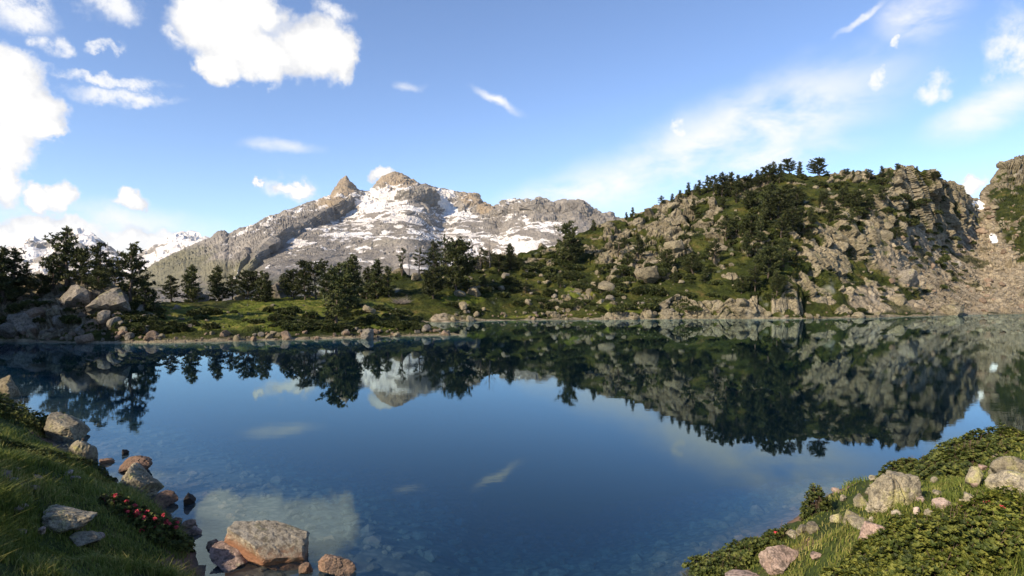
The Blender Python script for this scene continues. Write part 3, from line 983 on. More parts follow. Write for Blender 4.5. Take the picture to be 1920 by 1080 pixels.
def rock_mesh(name, seed, size, n=3, planes=12, rough=0.04, extra=(), smooth=False, sharp=0.03, cracks=(), chip=0.09):
    """a fractured block: a ball cut by random planes, then weathered"""
    rng = np.random.default_rng(seed)
    V, Fc = ico(n)
    nn = rng.normal(size=(planes, 3)); nn /= np.linalg.norm(nn, axis=1)[:, None]
    dd = rng.uniform(0.55, 0.95, planes)
    for e in extra:
        v = np.array(e[:3], float); v /= np.linalg.norm(v)
        nn = np.vstack([nn, v]); dd = np.append(dd, e[3])
    c = V @ nn.T
    r = np.where(c > 0.05, dd / np.maximum(c, 0.05), 9)
    rs = np.sort(r, 1)
    rad = np.minimum(rs[:, 0], 1.15)
    # slightly rounded arrises
    rad = rad - sharp * np.exp(-(rs[:, 1] - rs[:, 0]) / 0.06)
    P = V * rad[:, None]
    P = P * (1 + rough * fbm(P * 3.1 + seed, seed, 4)[:, None] + 0.4 * rough * fbm(P * 11 + seed, seed + 3, 2)[:, None])
    P = P * (1 + chip * blocks(P * 1.9 + seed, seed + 6) + 0.45 * chip * blocks(P * 4.6 + seed, seed + 7))[:, None]
    for x0, k in cracks:
        dx = P[:, 0] - x0 - k * P[:, 2] - 0.03 * fbm(P * 4, seed + 8, 2)
        P = P * (1 - 0.16 * np.exp(-(dx / 0.035) ** 2))[:, None]
    P = P * np.array(size)
    return mesh_np(name, P, Fc, smooth)


FAR_ROCKS = [rock_mesh('far_boulder_%d' % i, 300 + i, (1, 0.9, 0.75 + 0.1 * (i % 3)), 3, 7, 0.07, sharp=0.0) for i in range(8)]


def place_rock(me, loc, size, mat, label, group, rot=None, cat='boulder', name='boulder', sink=0.2):
    o = bpy.data.objects.new(name, me)
    link(o)
    o.location = (loc[0], loc[1], loc[2] + size * (0.5 - sink))
    o.rotation_euler = rot if rot else (random.uniform(-.5, .5), random.uniform(-.5, .5), random.uniform(0, 6.28))
    o.scale = (size, size, size)
    tag(o, label, cat, group)
    return o


def mats_for(meshes, key):
    out = []
    for me in meshes:
        c = me.copy()
        c.materials.clear(); c.materials.append(M[key])
        out.append(c)
    return out


TANR = mats_for(FAR_ROCKS, 'tanrock'); GREYR = mats_for(FAR_ROCKS, 'greyrock'); PINKR = mats_for(FAR_ROCKS, 'brownrock'); RUSTR = mats_for(FAR_ROCKS, 'rustrock')
random.seed(7)
# boulders one can pick out on the far shore: (px, py, width px, kind, label)
FARB = [
    (1138, 535, 34, TANR, 'big tan boulder alone in the green slope above the shore'),
    (1105, 545, 14, TANR, 'small tan boulder left of the lone big one on the green slope'),
    (1265, 458, 36, TANR, 'pale rounded tan boulder standing out of the sloping slabs'),
    (212, 552, 80, GREYR, 'huge grey lichened boulder under the pines on the knoll'),
    (150, 548, 56, GREYR, 'tall grey boulder beside the huge one on the knoll'),
    (48, 596, 60, GREYR, 'broad dark grey boulder on the wooded knoll by the water'),
    (20, 615, 46, GREYR, 'low grey boulder at the foot of the knoll'),
    (195, 592, 34, GREYR, 'angular grey boulder propped below the huge boulder'),
    (215, 600, 26, GREYR, 'narrow upright grey boulder in the grass below the knoll'),
    (528, 542, 44, GREYR, 'rounded grey boulder behind the meadow between pines'),
    (448, 552, 20, TANR, 'squarish tan boulder under the meadow pines'),
    (480, 556, 22, GREYR, 'grey boulder leaning under the meadow pines'),
    (375, 545, 30, GREYR, 'flat grey boulder at the back edge of the meadow'),
    (580, 540, 18, PINKR, 'small pinkish boulder between the meadow pines'),
    (778, 517, 24, TANR, 'tan boulder on the crest among thin bare trees'),
    (890, 545, 28, TANR, 'tan boulder in the upper slope shrubs'),
    (862, 548, 22, TANR, 'low tan boulder below the bushy dark pine'),
    (868, 572, 22, TANR, 'cracked tan boulder in the lower slope grass'),
    (1215, 508, 46, TANR, 'long tan outcrop block tilted in the green slope'),
    (1780, 574, 46, TANR, 'pale pyramid boulder at the foot of the scree'),
    (1700, 515, 50, GREYR, 'big rounded grey boulder resting on the scree'),
    (690, 578, 26, TANR, 'flat tan boulder in the meadow by the dead brushwood'),
    (648, 622, 18, GREYR, 'upright grey boulder on the shore of the point'),
    (538, 628, 26, PINKR, 'low pinkish boulder on the shore below the meadow'),
    (285, 627, 24, PINKR, 'tilted tan slab on the shore below the knoll'),
    (690, 626, 34, GREYR, 'long pale boulder on the shore of the point'),
    (160, 632, 30, PINKR, 'pale pink boulder at the water under the knoll'),
]
for i, (px_, py_, wpx, kind, lab) in enumerate(FARB):
    loc, nr_ = cast(px_, py_ + wpx * 0.3)
    if loc is None:
        continue
    sz = wpx * 0.5 * loc.y / F
    place_rock(kind[i % 8], loc, sz, None, lab, None, sink=0.25)


def scatter(n, boxes, kinds, wrange, label, group, name='boulder', cat='boulder', which=('hill', 'pen'), zmin=0.15, sink=0.2):
    k = 0
    for _ in range(n * 4):
        if k >= n:
            break
        bx_ = random.choice(boxes)
        loc, nr_ = cast(random.uniform(bx_[0], bx_[2]), random.uniform(bx_[1], bx_[3]), which, tries=1)
        if loc is None or loc.z < zmin or loc.y > 400:
            continue
        sz = 0.5 * random.uniform(*wrange) * (0.42 + 1.05 * random.random() ** 3) * loc.y / F
        kd = random.choice(kinds)
        col = 'tan' if kd is TANR else 'grey' if kd is GREYR else 'brownish'
        word = 'small' if sz * 2 * F / loc.y < wrange[0] * 0.95 else 'large' if sz * 2 * F / loc.y > wrange[1] * 0.75 else 'mid-sized'
        place_rock(random.choice(kd), loc, sz, None, word + ' ' + col + ' ' + label, group, name=name, cat=cat, sink=sink)
        k += 1


scatter(170, [(0, 622, 300, 641), (200, 624, 700, 640), (640, 618, 860, 632)], [PINKR, GREYR, PINKR, TANR], (6, 14), 'stone lying along the waterline of the wooded point', 'stones along the waterline of the point', 'shore_stone', 'stone', ('pen',), 0.02)
scatter(90, [(820, 588, 1250, 602), (1250, 585, 1920, 598)], [TANR, PINKR, TANR], (6, 15), 'stone along the waterline below the hill', 'stones along the waterline of the hill', 'shore_stone', 'stone', ('hill',), 0.05)
scatter(70, [(290, 570, 780, 622)], [TANR, GREYR], (4, 9), 'stone dotted in the meadow grass', 'stones dotted in the meadow', 'meadow_stone', 'stone', ('pen',), 0.4)
scatter(60, [(20, 545, 290, 625)], [GREYR, GREYR, PINKR], (10, 26), 'block tumbled on the wooded knoll', 'blocks tumbled on the knoll', 'rock_block', 'rock', ('pen',), 0.3)
scatter(130, [(830, 500, 1300, 592)], [TANR, TANR, GREYR], (4, 12), 'stone scattered over the green slope', 'stones scattered over the green slope', 'slope_stone', 'stone', ('hill',), 0.4)
scatter(70, [(1120, 380, 1500, 590), (1480, 330, 1700, 590)], [TANR], (8, 24), 'block lodged on the craggy hillside', 'blocks lodged on the hillside', 'rock_block', 'rock', ('hill',), 0.5, 0.42)
scatter(220, [(1620, 500, 1920, 592), (1690, 440, 1920, 560), (1800, 380, 1910, 480)], [TANR, TANR, PINKR], (5, 15), 'block lying in the scree', 'blocks lying in the scree', 'scree_block', 'rock', ('hill',), 0.5)


# ------------------------------------------------------------------ pines
def tube(path, radii, k=6):
    V, Fc = [], []
    path = np.asarray(path, float)
    for i, (p, r) in enumerate(zip(path, radii)):
        d = path[min(i + 1, len(path) - 1)] - path[max(i - 1, 0)]
        d /= np.linalg.norm(d) + 1e-9
        a = np.cross(d, (0.31, 0.9, 0.2)); a /= np.linalg.norm(a) + 1e-9
        b_ = np.cross(d, a)
        for j in range(k):
            an = 2 * math.pi * j / k
            V.append(p + r * (math.cos(an) * a + math.sin(an) * b_))
    for i in range(len(path) - 1):
        for j in range(k):
            Fc.append((i * k + j, i * k + (j + 1) % k, (i + 1) * k + (j + 1) % k, (i + 1) * k + j))
    return V, Fc


def tufts(C, Dr, size, rng, per=12, w=0.14, flat=0.0):
    """needle tufts: thin blades fanned round a twig end"""
    n = len(C)
    C = np.repeat(C, per, 0); Dr = np.repeat(Dr, per, 0); sz = np.repeat(size, per) * rng.uniform(0.7, 1.25, n * per)
    d = Dr + rng.normal(size=(n * per, 3)) * 0.75
    d[:, 2] += flat
    d /= np.linalg.norm(d, axis=1)[:, None]
    sd = np.cross(d, rng.normal(size=(n * per, 3)))
    sd /= np.linalg.norm(sd, axis=1)[:, None] + 1e-9
    b0 = C + d * (sz * -0.15)[:, None]
    mid = C + d * (sz * 0.5)[:, None]
    tip = C + d * sz[:, None]
    ww = (sz * w)[:, None]
    V = np.stack([b0, mid + sd * ww, tip, mid - sd * ww], 1).reshape(-1, 3)
    Fc = np.arange(len(V)).reshape(-1, 4)
    rnd = np.repeat(np.repeat(rng.uniform(0, 1, n), per), 4)
    return V, Fc, rnd


def pine(seed, shape, height=1.0, width=0.36, dens=1.0, lean=0.02, bare=0.0, dead=False):
    """unit-height mountain pine -> (trunk mesh, crown mesh or None)"""
    rng = np.random.default_rng(seed)
    n = 9
    zz = np.linspace(0, 1, n)
    wob = np.cumsum(rng.normal(size=(n, 2)) * 0.012, 0) + np.outer(zz, rng.normal(size=2) * lean)
    path = np.column_stack([wob, zz * 0.97])
    V, Fc = tube(path, 0.022 * (1 - zz * 0.86) + 0.002, 6)
    C, Dn, S = [], [], []
    LV, LF = [], []
    z0 = {'cone': 0.06, 'open': 0.16, 'round': 0.10, 'umbrella': 0.45, 'snag': 0.2}[shape]
    nb = int({'cone': 64, 'open': 42, 'round': 60, 'umbrella': 30, 'snag': 26}[shape] * dens)
    for i in range(nb):
        h = z0 + (0.97 - z0) * (i + rng.random()) / nb
        u = (h - z0) / (1 - z0)
        if shape == 'cone':
            L = width * 0.55 * ((1 - u) ** 0.8) * rng.uniform(0.65, 1.15) + 0.025
        elif shape == 'open':
            L = width * (0.25 + 0.6 * math.sin(min(1, u * 1.15) * math.pi) ** 0.7) * rng.uniform(0.4, 1.15) * (1 - 0.45 * u) + 0.02
        elif shape == 'round':
            L = width * 0.75 * math.sqrt(max(0.02, 1 - (2 * u - 0.75) ** 2 / 1.6)) * rng.uniform(0.7, 1.05)
        elif shape == 'umbrella':
            L = width * 0.9 * math.sqrt(max(0.03, 1 - (1.7 * u - 0.7) ** 2)) * rng.uniform(0.6, 1.05)
        else:
            L = width * 0.45 * (1 - 0.6 * u) * rng.uniform(0.4, 1.1)
        an = rng.uniform(0, 2 * math.pi)
        up = {'cone': 0.05 + 0.5 * u, 'open': 0.15 + 0.3 * u, 'round': 0.35, 'umbrella': 0.4, 'snag': 0.45}[shape] + rng.normal() * 0.15
        base = np.array([np.interp(h, zz, wob[:, 0]), np.interp(h, zz, wob[:, 1]), h * 0.97])
        dv = np.array([math.cos(an), math.sin(an), up]); dv /= np.linalg.norm(dv)
        curve = np.array([0, 0, 0.25 * L])
        pts = [base, base + dv * L * 0.5 + curve * 0.1, base + dv * L + curve * 0.5]
        v2, f2 = tube(pts, (0.007 * (1.2 - u), 0.005 * (1.2 - u), 0.0018), 3)
        o = len(LV); LV += v2; LF += [tuple(x + o for x in f) for f in f2]
        if dead:
            for q_ in range(3):
                p0 = pts[1] + (pts[2] - pts[1]) * rng.random()
                d2 = dv + rng.normal(size=3) * 0.6
                v2, f2 = tube([p0, p0 + d2 * L * 0.3], (0.003, 0.001), 3)
                o = len(LV); LV += v2; LF += [tuple(x + o for x in f) for f in f2]
        if rng.random() < bare or dead:
            continue
        nt_ = max(2, int(L / 0.0125))
        for k in range(nt_):
            s = 0.25 + 0.75 * (k + rng.random()) / nt_
            pp = base + dv * L * s + curve * 0.5 * s * s + rng.normal(size=3) * np.array([0.022, 0.022, 0.014])
            C.append(pp); Dn.append(dv * 0.6 + np.array([0, 0, 0.35])); S.append(rng.uniform(0.034, 0.056))
    for k in range(6):
        C.append(path[-1] + rng.normal(size=3) * 0.008 - np.array([0, 0, 0.012 * k])); Dn.append(np.array([0, 0, 1.0])); S.append(0.035)
    tm = mesh_np('trunk', V, Fc, True)
    tm.materials.append(M['snag' if dead else 'bark'])
    lm = mesh_np('limbs', LV, LF, True)
    lm.materials.append(M['snag' if dead else 'bark'])
    if dead:
        return tm, None, lm
    tv, tf, rn = tufts(np.array(C), np.array(Dn), np.array(S), rng, 8, 0.17)
    cm = mesh_np('crown', tv, tf, False, {'rnd': rn})
    cm.materials.append(M['pine'])
    return tm, cm, lm


PINES = {
    'cone': [pine(501, 'cone'), pine(502, 'cone', width=0.42), pine(503, 'cone', width=0.33)],
    'open': [pine(511, 'open', width=0.42), pine(512, 'open', width=0.5, lean=0.06), pine(513, 'open', width=0.36)],
    'round': [pine(521, 'round', width=0.5), pine(522, 'round', width=0.6)],
    'umbrella': [pine(531, 'umbrella', width=0.55)],
    'thin': [pine(541, 'open', width=0.3, dens=0.8, bare=0.6), pine(542, 'open', width=0.36, dens=0.8, bare=0.55)],
    'snag': [pine(551, 'snag', width=0.5, dead=True), pine(552, 'snag', width=0.7, dead=True)],
}


def plant(px_, top, base, kind, var, label, group=None, wide=1.0, which=('hill', 'pen'), loc=None, h=None):
    if loc is None:
        loc, _ = cast(px_, base, which)
        if loc is None:
            return
        h = max(1.0, EYE + (540 - top) / F * loc.y - loc.z)
    o = empty('dead_tree' if kind == 'snag' else 'pine_tree', (loc[0], loc[1], loc[2] - 0.03 * h), random.uniform(0, 6.28))
    o.scale = (h * wide, h * wide, h)
    tm, cm, lm = PINES[kind][var % len(PINES[kind])]
    tk = link(bpy.data.objects.new('trunk', tm), o)
    link(bpy.data.objects.new('limbs', lm), tk)
    if cm:
        link(bpy.data.objects.new('crown', cm), o)
    tag(o, label, 'tree', group)


random.seed(11)
TREES = [
    (122, 421, 545, 'open', 0, 'tallest broad open pine on the rocky knoll', 1.05),
    (100, 470, 540, 'open', 2, 'low broad pine on the left flank of the tallest knoll pine', 1.0),
    (152, 462, 545, 'open', 1, 'spreading pine against the right flank of the tallest knoll pine', 1.0),
    (188, 451, 542, 'open', 2, 'slender gappy pine above the huge grey boulder', 1.1),
    (205, 450, 530, 'snag', 0, 'bare grey snag between the knoll pines', 0.8),
    (215, 488, 532, 'round', 0, 'dense low dark pine right above the huge grey boulder', 1.1),
    (245, 452, 572, 'open', 0, 'tall ragged pine on the right slope of the knoll', 1.05),
    (268, 522, 585, 'cone', 1, 'short dark pine below the ragged knoll pine', 1.3),
    (290, 540, 592, 'cone', 0, 'small dark pine at the edge of knoll and meadow', 1.3),
    (8, 458, 570, 'cone', 1, 'dense tall dark pine at the outer end of the knoll', 1.15),
    (24, 462, 560, 'cone', 2, 'narrow tall dark pine next to the dense one on the knoll', 1.3),
    (49, 488, 545, 'cone', 0, 'small slim pine standing apart on the knoll', 1.1),
    (-25, 450, 575, 'cone', 0, 'dark pine beyond the outer knoll pines', 1.4),
    (75, 512, 550, 'round', 1, 'low dark bushy pine on the knoll crest', 1.2),
    (180, 505, 548, 'round', 1, 'bushy dark pine behind the tall grey boulder', 1.2),
    (321, 514, 560, 'open', 2, 'small rounded pine alone at the end of the meadow', 1.5),
    (363, 494, 556, 'cone', 1, 'regular cone-shaped pine at the back of the meadow', 1.25),
    (411, 496, 562, 'cone', 1, 'broad cone-shaped pine near the tan boulder', 1.25),
    (436, 514, 562, 'open', 0, 'low pine between broad cone pine and the thicket', 1.3),
    (462, 506, 562, 'round', 0, 'wide rounded dark pine behind the squarish tan boulder', 1.2),
    (488, 505, 566, 'cone', 2, 'slim pine of the twin pair behind the meadow', 1.2),
    (499, 508, 566, 'cone', 0, 'second slim pine of the twin pair behind the meadow', 1.1),
    (530, 511, 548, 'cone', 1, 'small pine peeping over the rounded grey boulder', 1.4),
    (552, 504, 560, 'round', 0, 'rounded pine beside the rounded grey boulder', 1.0),
    (572, 502, 562, 'open', 2, 'dark pine in the thicket behind the meadow', 1.4),
    (594, 488, 560, 'umbrella', 0, 'flat-topped pine rising from the meadow thicket', 1.1),
    (612, 512, 570, 'open', 0, 'low shaggy pine at the foot of the dark clump', 1.4),
    (632, 488, 612, 'open', 1, 'big shaggy dark pine standing forward on the meadow', 1.0),
    (650, 486, 580, 'cone', 0, 'tall dark pine of the central clump', 1.15),
    (664, 474, 575, 'cone', 2, 'tallest slim pine of the central clump', 1.15),
    (688, 498, 560, 'cone', 1, 'low dark pine right of the central clump', 1.3),
    (708, 483, 558, 'cone', 1, 'pointed pine right of the central clump', 1.3),
    (728, 496, 556, 'cone', 0, 'smaller pointed pine beside the pointed one', 1.3),
    (700, 512, 556, 'round', 1, 'bushy pine filling the gap before the pointed pines', 1.0),
    (752, 462, 516, 'thin', 0, 'thin half-bare pine on the crest left of the tan boulder', 1.0),
    (768, 466, 518, 'snag', 0, 'bare upright dead tree on the crest', 0.8),
    (787, 462, 516, 'thin', 1, 'thin grey half-bare tree right of the bare upright one', 1.1),
    (814, 449, 512, 'open', 2, 'dark pine on the crest left of the bushy one', 1.2),
    (855, 446, 545, 'round', 0, 'big bushy dark pine on the crest', 1.15),
    (838, 436, 520, 'thin', 1, 'tall half-bare tree behind the bushy dark pine', 1.1),
    (812, 500, 560, 'round', 1, 'round dark pine downslope of the bushy crest pine', 1.0),
    (918, 442, 502, 'snag', 1, 'wide bare dead tree on the crest', 1.1),
    (900, 462, 500, 'thin', 0, 'low scraggy pine left of the wide dead tree', 1.3),
    (956, 454, 504, 'cone', 1, 'small dark pine right of the wide dead tree', 1.3),
    (935, 476, 508, 'round', 1, 'low bushy pine below the wide dead tree', 1.3),
    (1066, 411, 498, 'open', 1, 'large irregular pine at the foot of the crag', 1.0),
    (1072, 448, 498, 'round', 0, 'dense lower pine tucked under the irregular one', 1.3),
    (1112, 411, 432, 'cone', 1, 'tiny pine on the low crag shoulder', 1.3),
    (1174, 397, 412, 'cone', 0, 'tiny pine stub on the rising skyline', 1.3),
    (1186, 388, 408, 'cone', 2, 'small upright pine on the rising skyline', 1.3),
    (1160, 445, 480, 'thin', 1, 'brownish scrubby pine on the slope below the crag', 1.6),
    (1195, 435, 480, 'cone', 1, 'dark pine on the slope below the slabs', 1.2),
    (1290, 341, 366, 'cone', 2, 'first slim pine on the upper skyline', 1.2),
    (1304, 344, 362, 'open', 2, 'tiny open pine next to the first skyline pine', 1.2),
    (1327, 327, 362, 'open', 2, 'slender open pine on the upper skyline', 1.0),
    (1353, 321, 368, 'cone', 1, 'dark pointed skyline pine of a close pair', 1.3),
    (1370, 320, 368, 'cone', 0, 'second dark pointed skyline pine of the close pair', 1.3),
    (1395, 331, 358, 'round', 1, 'low spreading pine after the close pair on the skyline', 1.6),
    (1430, 311, 348, 'open', 2, 'open pine left of the tall skyline cluster', 1.1),
    (1449, 301, 345, 'open', 0, 'tall irregular pine of the skyline cluster', 1.1),
    (1481, 297, 322, 'round', 0, 'dense rounded pine on a rock block on the skyline', 1.5),
    (1500, 301, 332, 'cone', 0, 'pointed pine beside the dense rounded skyline pine', 1.2),
    (1537, 296, 324, 'round', 1, 'lone round-topped pine on the skyline knob', 1.35),
    (1587, 316, 330, 'round', 1, 'small round pine right of the skyline knob', 1.3),
    (1612, 319, 334, 'thin', 0, 'small pale scrubby pine on the skyline', 1.6),
    (1652, 310, 332, 'cone', 1, 'pointed pine on the right part of the skyline', 1.2),
    (1666, 314, 338, 'cone', 0, 'second pointed pine on the right part of the skyline', 1.2),
    (1684, 306, 318, 'round', 0, 'tiny round pine on the highest rock block', 1.3),
    (1720, 311, 324, 'cone', 1, 'tiny pine past the highest rock block', 1.3),
    (1752, 322, 338, 'round', 1, 'low scrub pine above the right cliff', 1.8),
]
for px_, top, base, kind, var, lab, wide in TREES:
    plant(px_, top, base, kind, var, lab, None, wide)
CREST = [(1312, 336, 366), (1338, 327, 362), (1362, 326, 362), (1384, 326, 360), (1410, 324, 352), (1421, 317, 348), (1462, 305, 342), (1440, 308, 345), (1260, 362, 385), (1275, 355, 380), (1630, 316, 336), (1600, 318, 336), (1738, 318, 334)]
for i, (px_, top, base) in enumerate(CREST):
    plant(px_, top, base, ('cone', 'open', 'cone')[i % 3], i, ('cone-shaped', 'open-crowned', 'cone-shaped')[i % 3] + ' small pine filling the gaps along the skyline', 'small pines along the skyline', 1.25)
SLOPE = [(1446, 335, 410), (1460, 350, 415), (1380, 388, 440), (1362, 395, 450), (1405, 395, 450), (1424, 400, 455), (1465, 395, 450), (1485, 385, 430), (1400, 425, 480), (1470, 440, 500), (1440, 455, 520), (1455, 500, 555), (1340, 440, 490),
         (1300, 470, 515), (1322, 490, 530), (1415, 490, 545), (1390, 510, 550), (1540, 350, 385), (1580, 345, 385), (1610, 350, 395), (1630, 350, 395), (1655, 340, 380), (1495, 345, 385), (1520, 380, 420), (1380, 345, 380), (1410, 350, 395),
         (1300, 365, 395), (1355, 360, 395), (1560, 370, 400), (1435, 370, 425), (1475, 350, 392), (1680, 420, 450), (1265, 500, 530), (1240, 360, 385), (1705, 370, 400), (1050, 505, 540), (985, 520, 550)]
rt_ = random.Random(5)
for _ in range(34):
    bx_ = rt_.choice([(1260, 370, 1530, 560), (1480, 345, 1740, 420), (1120, 400, 1300, 520), (880, 480, 1130, 560)])
    pp_ = rt_.uniform(bx_[0], bx_[2]); pb_ = rt_.uniform(bx_[1] + 20, bx_[3])
    SLOPE.append((pp_, pb_ - rt_.uniform(18, 40), pb_))
for i, (px_, top, base) in enumerate(SLOPE):
    plant(px_, top + 6, base, ('open', 'round', 'cone')[i % 3], i, ('open-crowned', 'round-crowned', 'cone-shaped')[i % 3] + ' dark pine clinging to the craggy hillside below the skyline', 'pines clinging to the craggy hillside', 1.25)
# unseen pines added on the shading hill to roughen its shadow edge
for i in range(26):
    aa = -64 + random.uniform(-6, 8); cc = random.uniform(72, 130)
    x = aa * 0.76 - cc * 0.65; y = aa * 0.65 + cc * 0.76
    l = drop(x, y, ('bank',))
    if l is not None:
        plant(0, 0, 0, 'cone', i, 'unseen pine added on the shading hill to break up its shadow', 'unseen pines added on the shading hill', 1.2, loc=l, h=random.uniform(5, 8))


# ------------------------------------------------------------------ dwarf shrubs on the far slopes
def shrub_mesh(seed, n=150, sz=0.17, aspect=0.55):
    rng = np.random.default_rng(seed)
    d = rng.normal(size=(n, 3)); d[:, 2] = np.abs(d[:, 2]); d /= np.linalg.norm(d, axis=1)[:, None]
    r = 1 + 0.28 * fbm(d * 2.2 + seed, seed, 3)
    C = d * (r * rng.uniform(0.72, 1.0, n))[:, None] * np.array([1, 1, aspect])
    V, Fc, rn = tufts(C, d, np.full(n, sz), rng, 8, 0.34)
    me = mesh_np('foliage', V, Fc, False, {'rnd': rn})
    me.materials.append(M['bush'])
    st, sf = [], []
    for k in range(7):
        a = rng.uniform(0, 6.28)
        v2, f2 = tube([(0, 0, -0.15), (0.4 * math.cos(a), 0.4 * math.sin(a), 0.22 * aspect / .55), (0.75 * math.cos(a), 0.75 * math.sin(a), 0.35 * aspect / .55)], (0.05, 0.035, 0.015), 4)
        o = len(st); st += v2; sf += [tuple(x + o for x in f) for f in f2]
    sm = mesh_np('stems', st, sf)
    sm.materials.append(M['twig'])
    return me, sm


SHRUBS = [shrub_mesh(600 + i, 170, 0.2, (0.45, 0.6, 0.75)[i % 3]) for i in range(6)]
random.seed(23)


def far_shrubs(n, boxes, wr, label, group, which, name='dwarf_shrub'):
    k = 0
    for _ in range(n * 4):
        if k >= n:
            break
        b_ = random.choice(boxes)
        loc, nr_ = cast(random.uniform(b_[0], b_[2]), random.uniform(b_[1], b_[3]), which, tries=1)
        if loc is None or loc.z < 0.5 or loc.y > 260:
            continue
        s = 0.5 * random.uniform(*wr) * loc.y / F
        o = empty(name, (loc.x, loc.y, loc.z - 0.1 * s), random.uniform(0, 6.28), s)
        f, st = random.choice(SHRUBS)
        link(bpy.data.objects.new('foliage', f), o)
        link(bpy.data.objects.new('stems', st), o)
        rel = s * 2 * F / loc.y
        tag(o, ('small ' if rel < wr[0] + 0.3 * (wr[1] - wr[0]) else 'broad ' if rel > wr[0] + 0.7 * (wr[1] - wr[0]) else 'mid-sized ') + label, 'shrub', group)
        k += 1


far_shrubs(120, [(840, 490, 1300, 585), (960, 500, 1250, 580)], (12, 34), 'dark low shrub spread over the green slope', 'shrubs over the green slope', ('hill',))
far_shrubs(150, [(1280, 360, 1520, 560), (1480, 335, 1760, 430), (1400, 340, 1500, 520)], (10, 28), 'dark shrub growing in the clefts of the craggy hillside', 'shrubs in the clefts of the hillside', ('hill',), 'juniper_bush')
far_shrubs(60, [(1600, 440, 1790, 585), (1700, 420, 1830, 520), (1850, 340, 1920, 420)], (8, 20), 'green shrub patch on the edge of the scree', 'shrubs on the edge of the scree', ('hill',), 'juniper_bush')
far_shrubs(90, [(290, 585, 800, 622), (500, 575, 800, 620)], (14, 36), 'low shrub mound in the meadow by the water', 'shrub mounds in the meadow', ('pen',))
far_shrubs(60, [(0, 535, 300, 620), (220, 575, 300, 622)], (14, 34), 'dark shrub between the blocks of the knoll', 'shrubs between the knoll blocks', ('pen',))

# tangle of dead brushwood on the point
loc, _ = cast(752, 570)
rng = np.random.default_rng(5)
V, Fc = [], []
for k in range(130):
    a = rng.uniform(0, 6.28); L = rng.uniform(0.8, 2.0)
    p0 = np.array([rng.normal() * 0.5, rng.normal() * 0.4, rng.uniform(0, 0.3)])
    d = np.array([math.cos(a), math.sin(a) * 0.6, rng.uniform(0.1, 1.0)])
    d /= np.linalg.norm(d)
    v2, f2 = tube([p0, p0 + d * L * .5 + rng.normal(size=3) * .08, p0 + d * L], (0.035, 0.022, 0.008), 3)
    o = len(V); V += v2; Fc += [tuple(x + o for x in f) for f in f2]
o = tag(obj('dead_brushwood', mesh_np('dead_brushwood', V, Fc), M['snag']), 'grey tangle of dead brushwood on the grassy point', 'brushwood')
o.location = loc

# ------------------------------------------------------------------ near rocks
def bank_at(px_, py_):
    l, n_ = cast(px_, py_, ('bank',), tries=1)
    return l


def water_at(px_, py_):
    d = EYE * F / (py_ - 540)
    return Vector(((px_ - 960) / F * d, d, 0))


def near_rock(px_, py_, wpx, hpx, mat, label, seed, rz=0.0, tilt=(0, 0), depth=0.9, cat='rock', name='rock', n=4, planes=12, extra=(), where='bank', rough=0.05, sink=0.42, group=None, cracks=()):
    """(px,py) is the middle of the rock in the photograph, wpx/hpx its size there"""
    foot = py_ + hpx * 0.4
    l = bank_at(px_, foot)
    if name == 'pebble' and (l is None or l.z < 0.15):
        return None
    if where == 'water' or l is None or l.z < 0:
        l = water_at(px_, foot)
    w = wpx / F * l.y; h = hpx / F * l.y
    me = rock_mesh(name, seed, (w * 0.6, w * 0.6 * depth, h * 0.66), n + (1 if wpx > 44 and n == 4 else 0), planes, rough, extra, cracks=cracks, sharp=0.01)
    me.materials.append(M[mat])
    o = obj(name, me)
    o.location = (l.x, l.y + 0.2 * w * depth, l.z + h * (0.5 - sink * 0.5))
    o.rotation_euler = (tilt[0], tilt[1], rz)
    tag(o, label, cat, group)
    return o


# the big boulder at the water's edge
l = water_at(488, 1052)
bb = rock_mesh('boulder', 71, (1.06, 0.76, 0.58), 5, 5, 0.03, extra=((0.08, -0.12, 1, 0.62), (-1, -0.25, 0.1, 0.84), (0.75, -0.65, -0.1, 0.84), (-0.25, -1, -0.12, 0.72), (1, 0.3, 0.15, 0.92), (0.1, -0.9, -0.75, 0.72), (0.55, -0.5, 0.75, 0.80)), sharp=0.0, chip=0.05)
bb.materials.append(M['bigboulder'])
o = tag(obj('boulder', bb), 'big lichened boulder with rust-red underside standing in the shallows', 'boulder')
o.location = (l.x - 0.03, l.y + 0.42, 0.22)
o.rotation_euler = (R(4), R(14), R(-16))

near_rock(628, 1062, 52, 34, 'rustrock', 'brown angular rock in the shallows right of the big boulder', 81, 0.3, where='water')
near_rock(572, 1066, 22, 22, 'rustrock', 'small orange rock touching the big boulder', 82, 0.9, where='water')
near_rock(352, 936, 26, 24, 'darkrock', 'small black pointed rock standing in the shallows', 83, 0.2, where='water', extra=((0.8, 0, 0.6, 0.45), (-0.9, 0, 0.5, 0.5)))
near_rock(250, 874, 46, 24, 'rustrock', 'brown split rock lying in the water behind the lichened bank rock', 84, -0.3, where='water')
near_rock(248, 912, 66, 58, 'nearrock', 'yellow-lichened rock on the waterline of the shaded bank', 85, 0.4, where='water', sink=0.35)
near_rock(304, 938, 40, 24, 'rustrock', 'smooth orange rock at the waterline by the yellow-lichened one', 86, 0.1, where='water')
near_rock(232, 848, 12, 10, 'darkrock', 'tiny dark stone poking out of the calm shallows', 87, where='water')
near_rock(196, 864, 22, 11, 'rustrock', 'small flat dark red stone touching the shaded bank', 88, where='water')
near_rock(155, 824, 7, 6, 'darkrock', 'tiny black stone at the narrow end of the shaded bank', 89, where='water')
near_rock(112, 806, 78, 44, 'nearrock', 'long pale rock on the edge of the shaded bank', 90, -0.5, (0, R(16)), sink=0.3)
near_rock(152, 848, 34, 40, 'nearrock', 'craggy grey-brown rock below the long pale rock', 91, 0.5, sink=0.3)
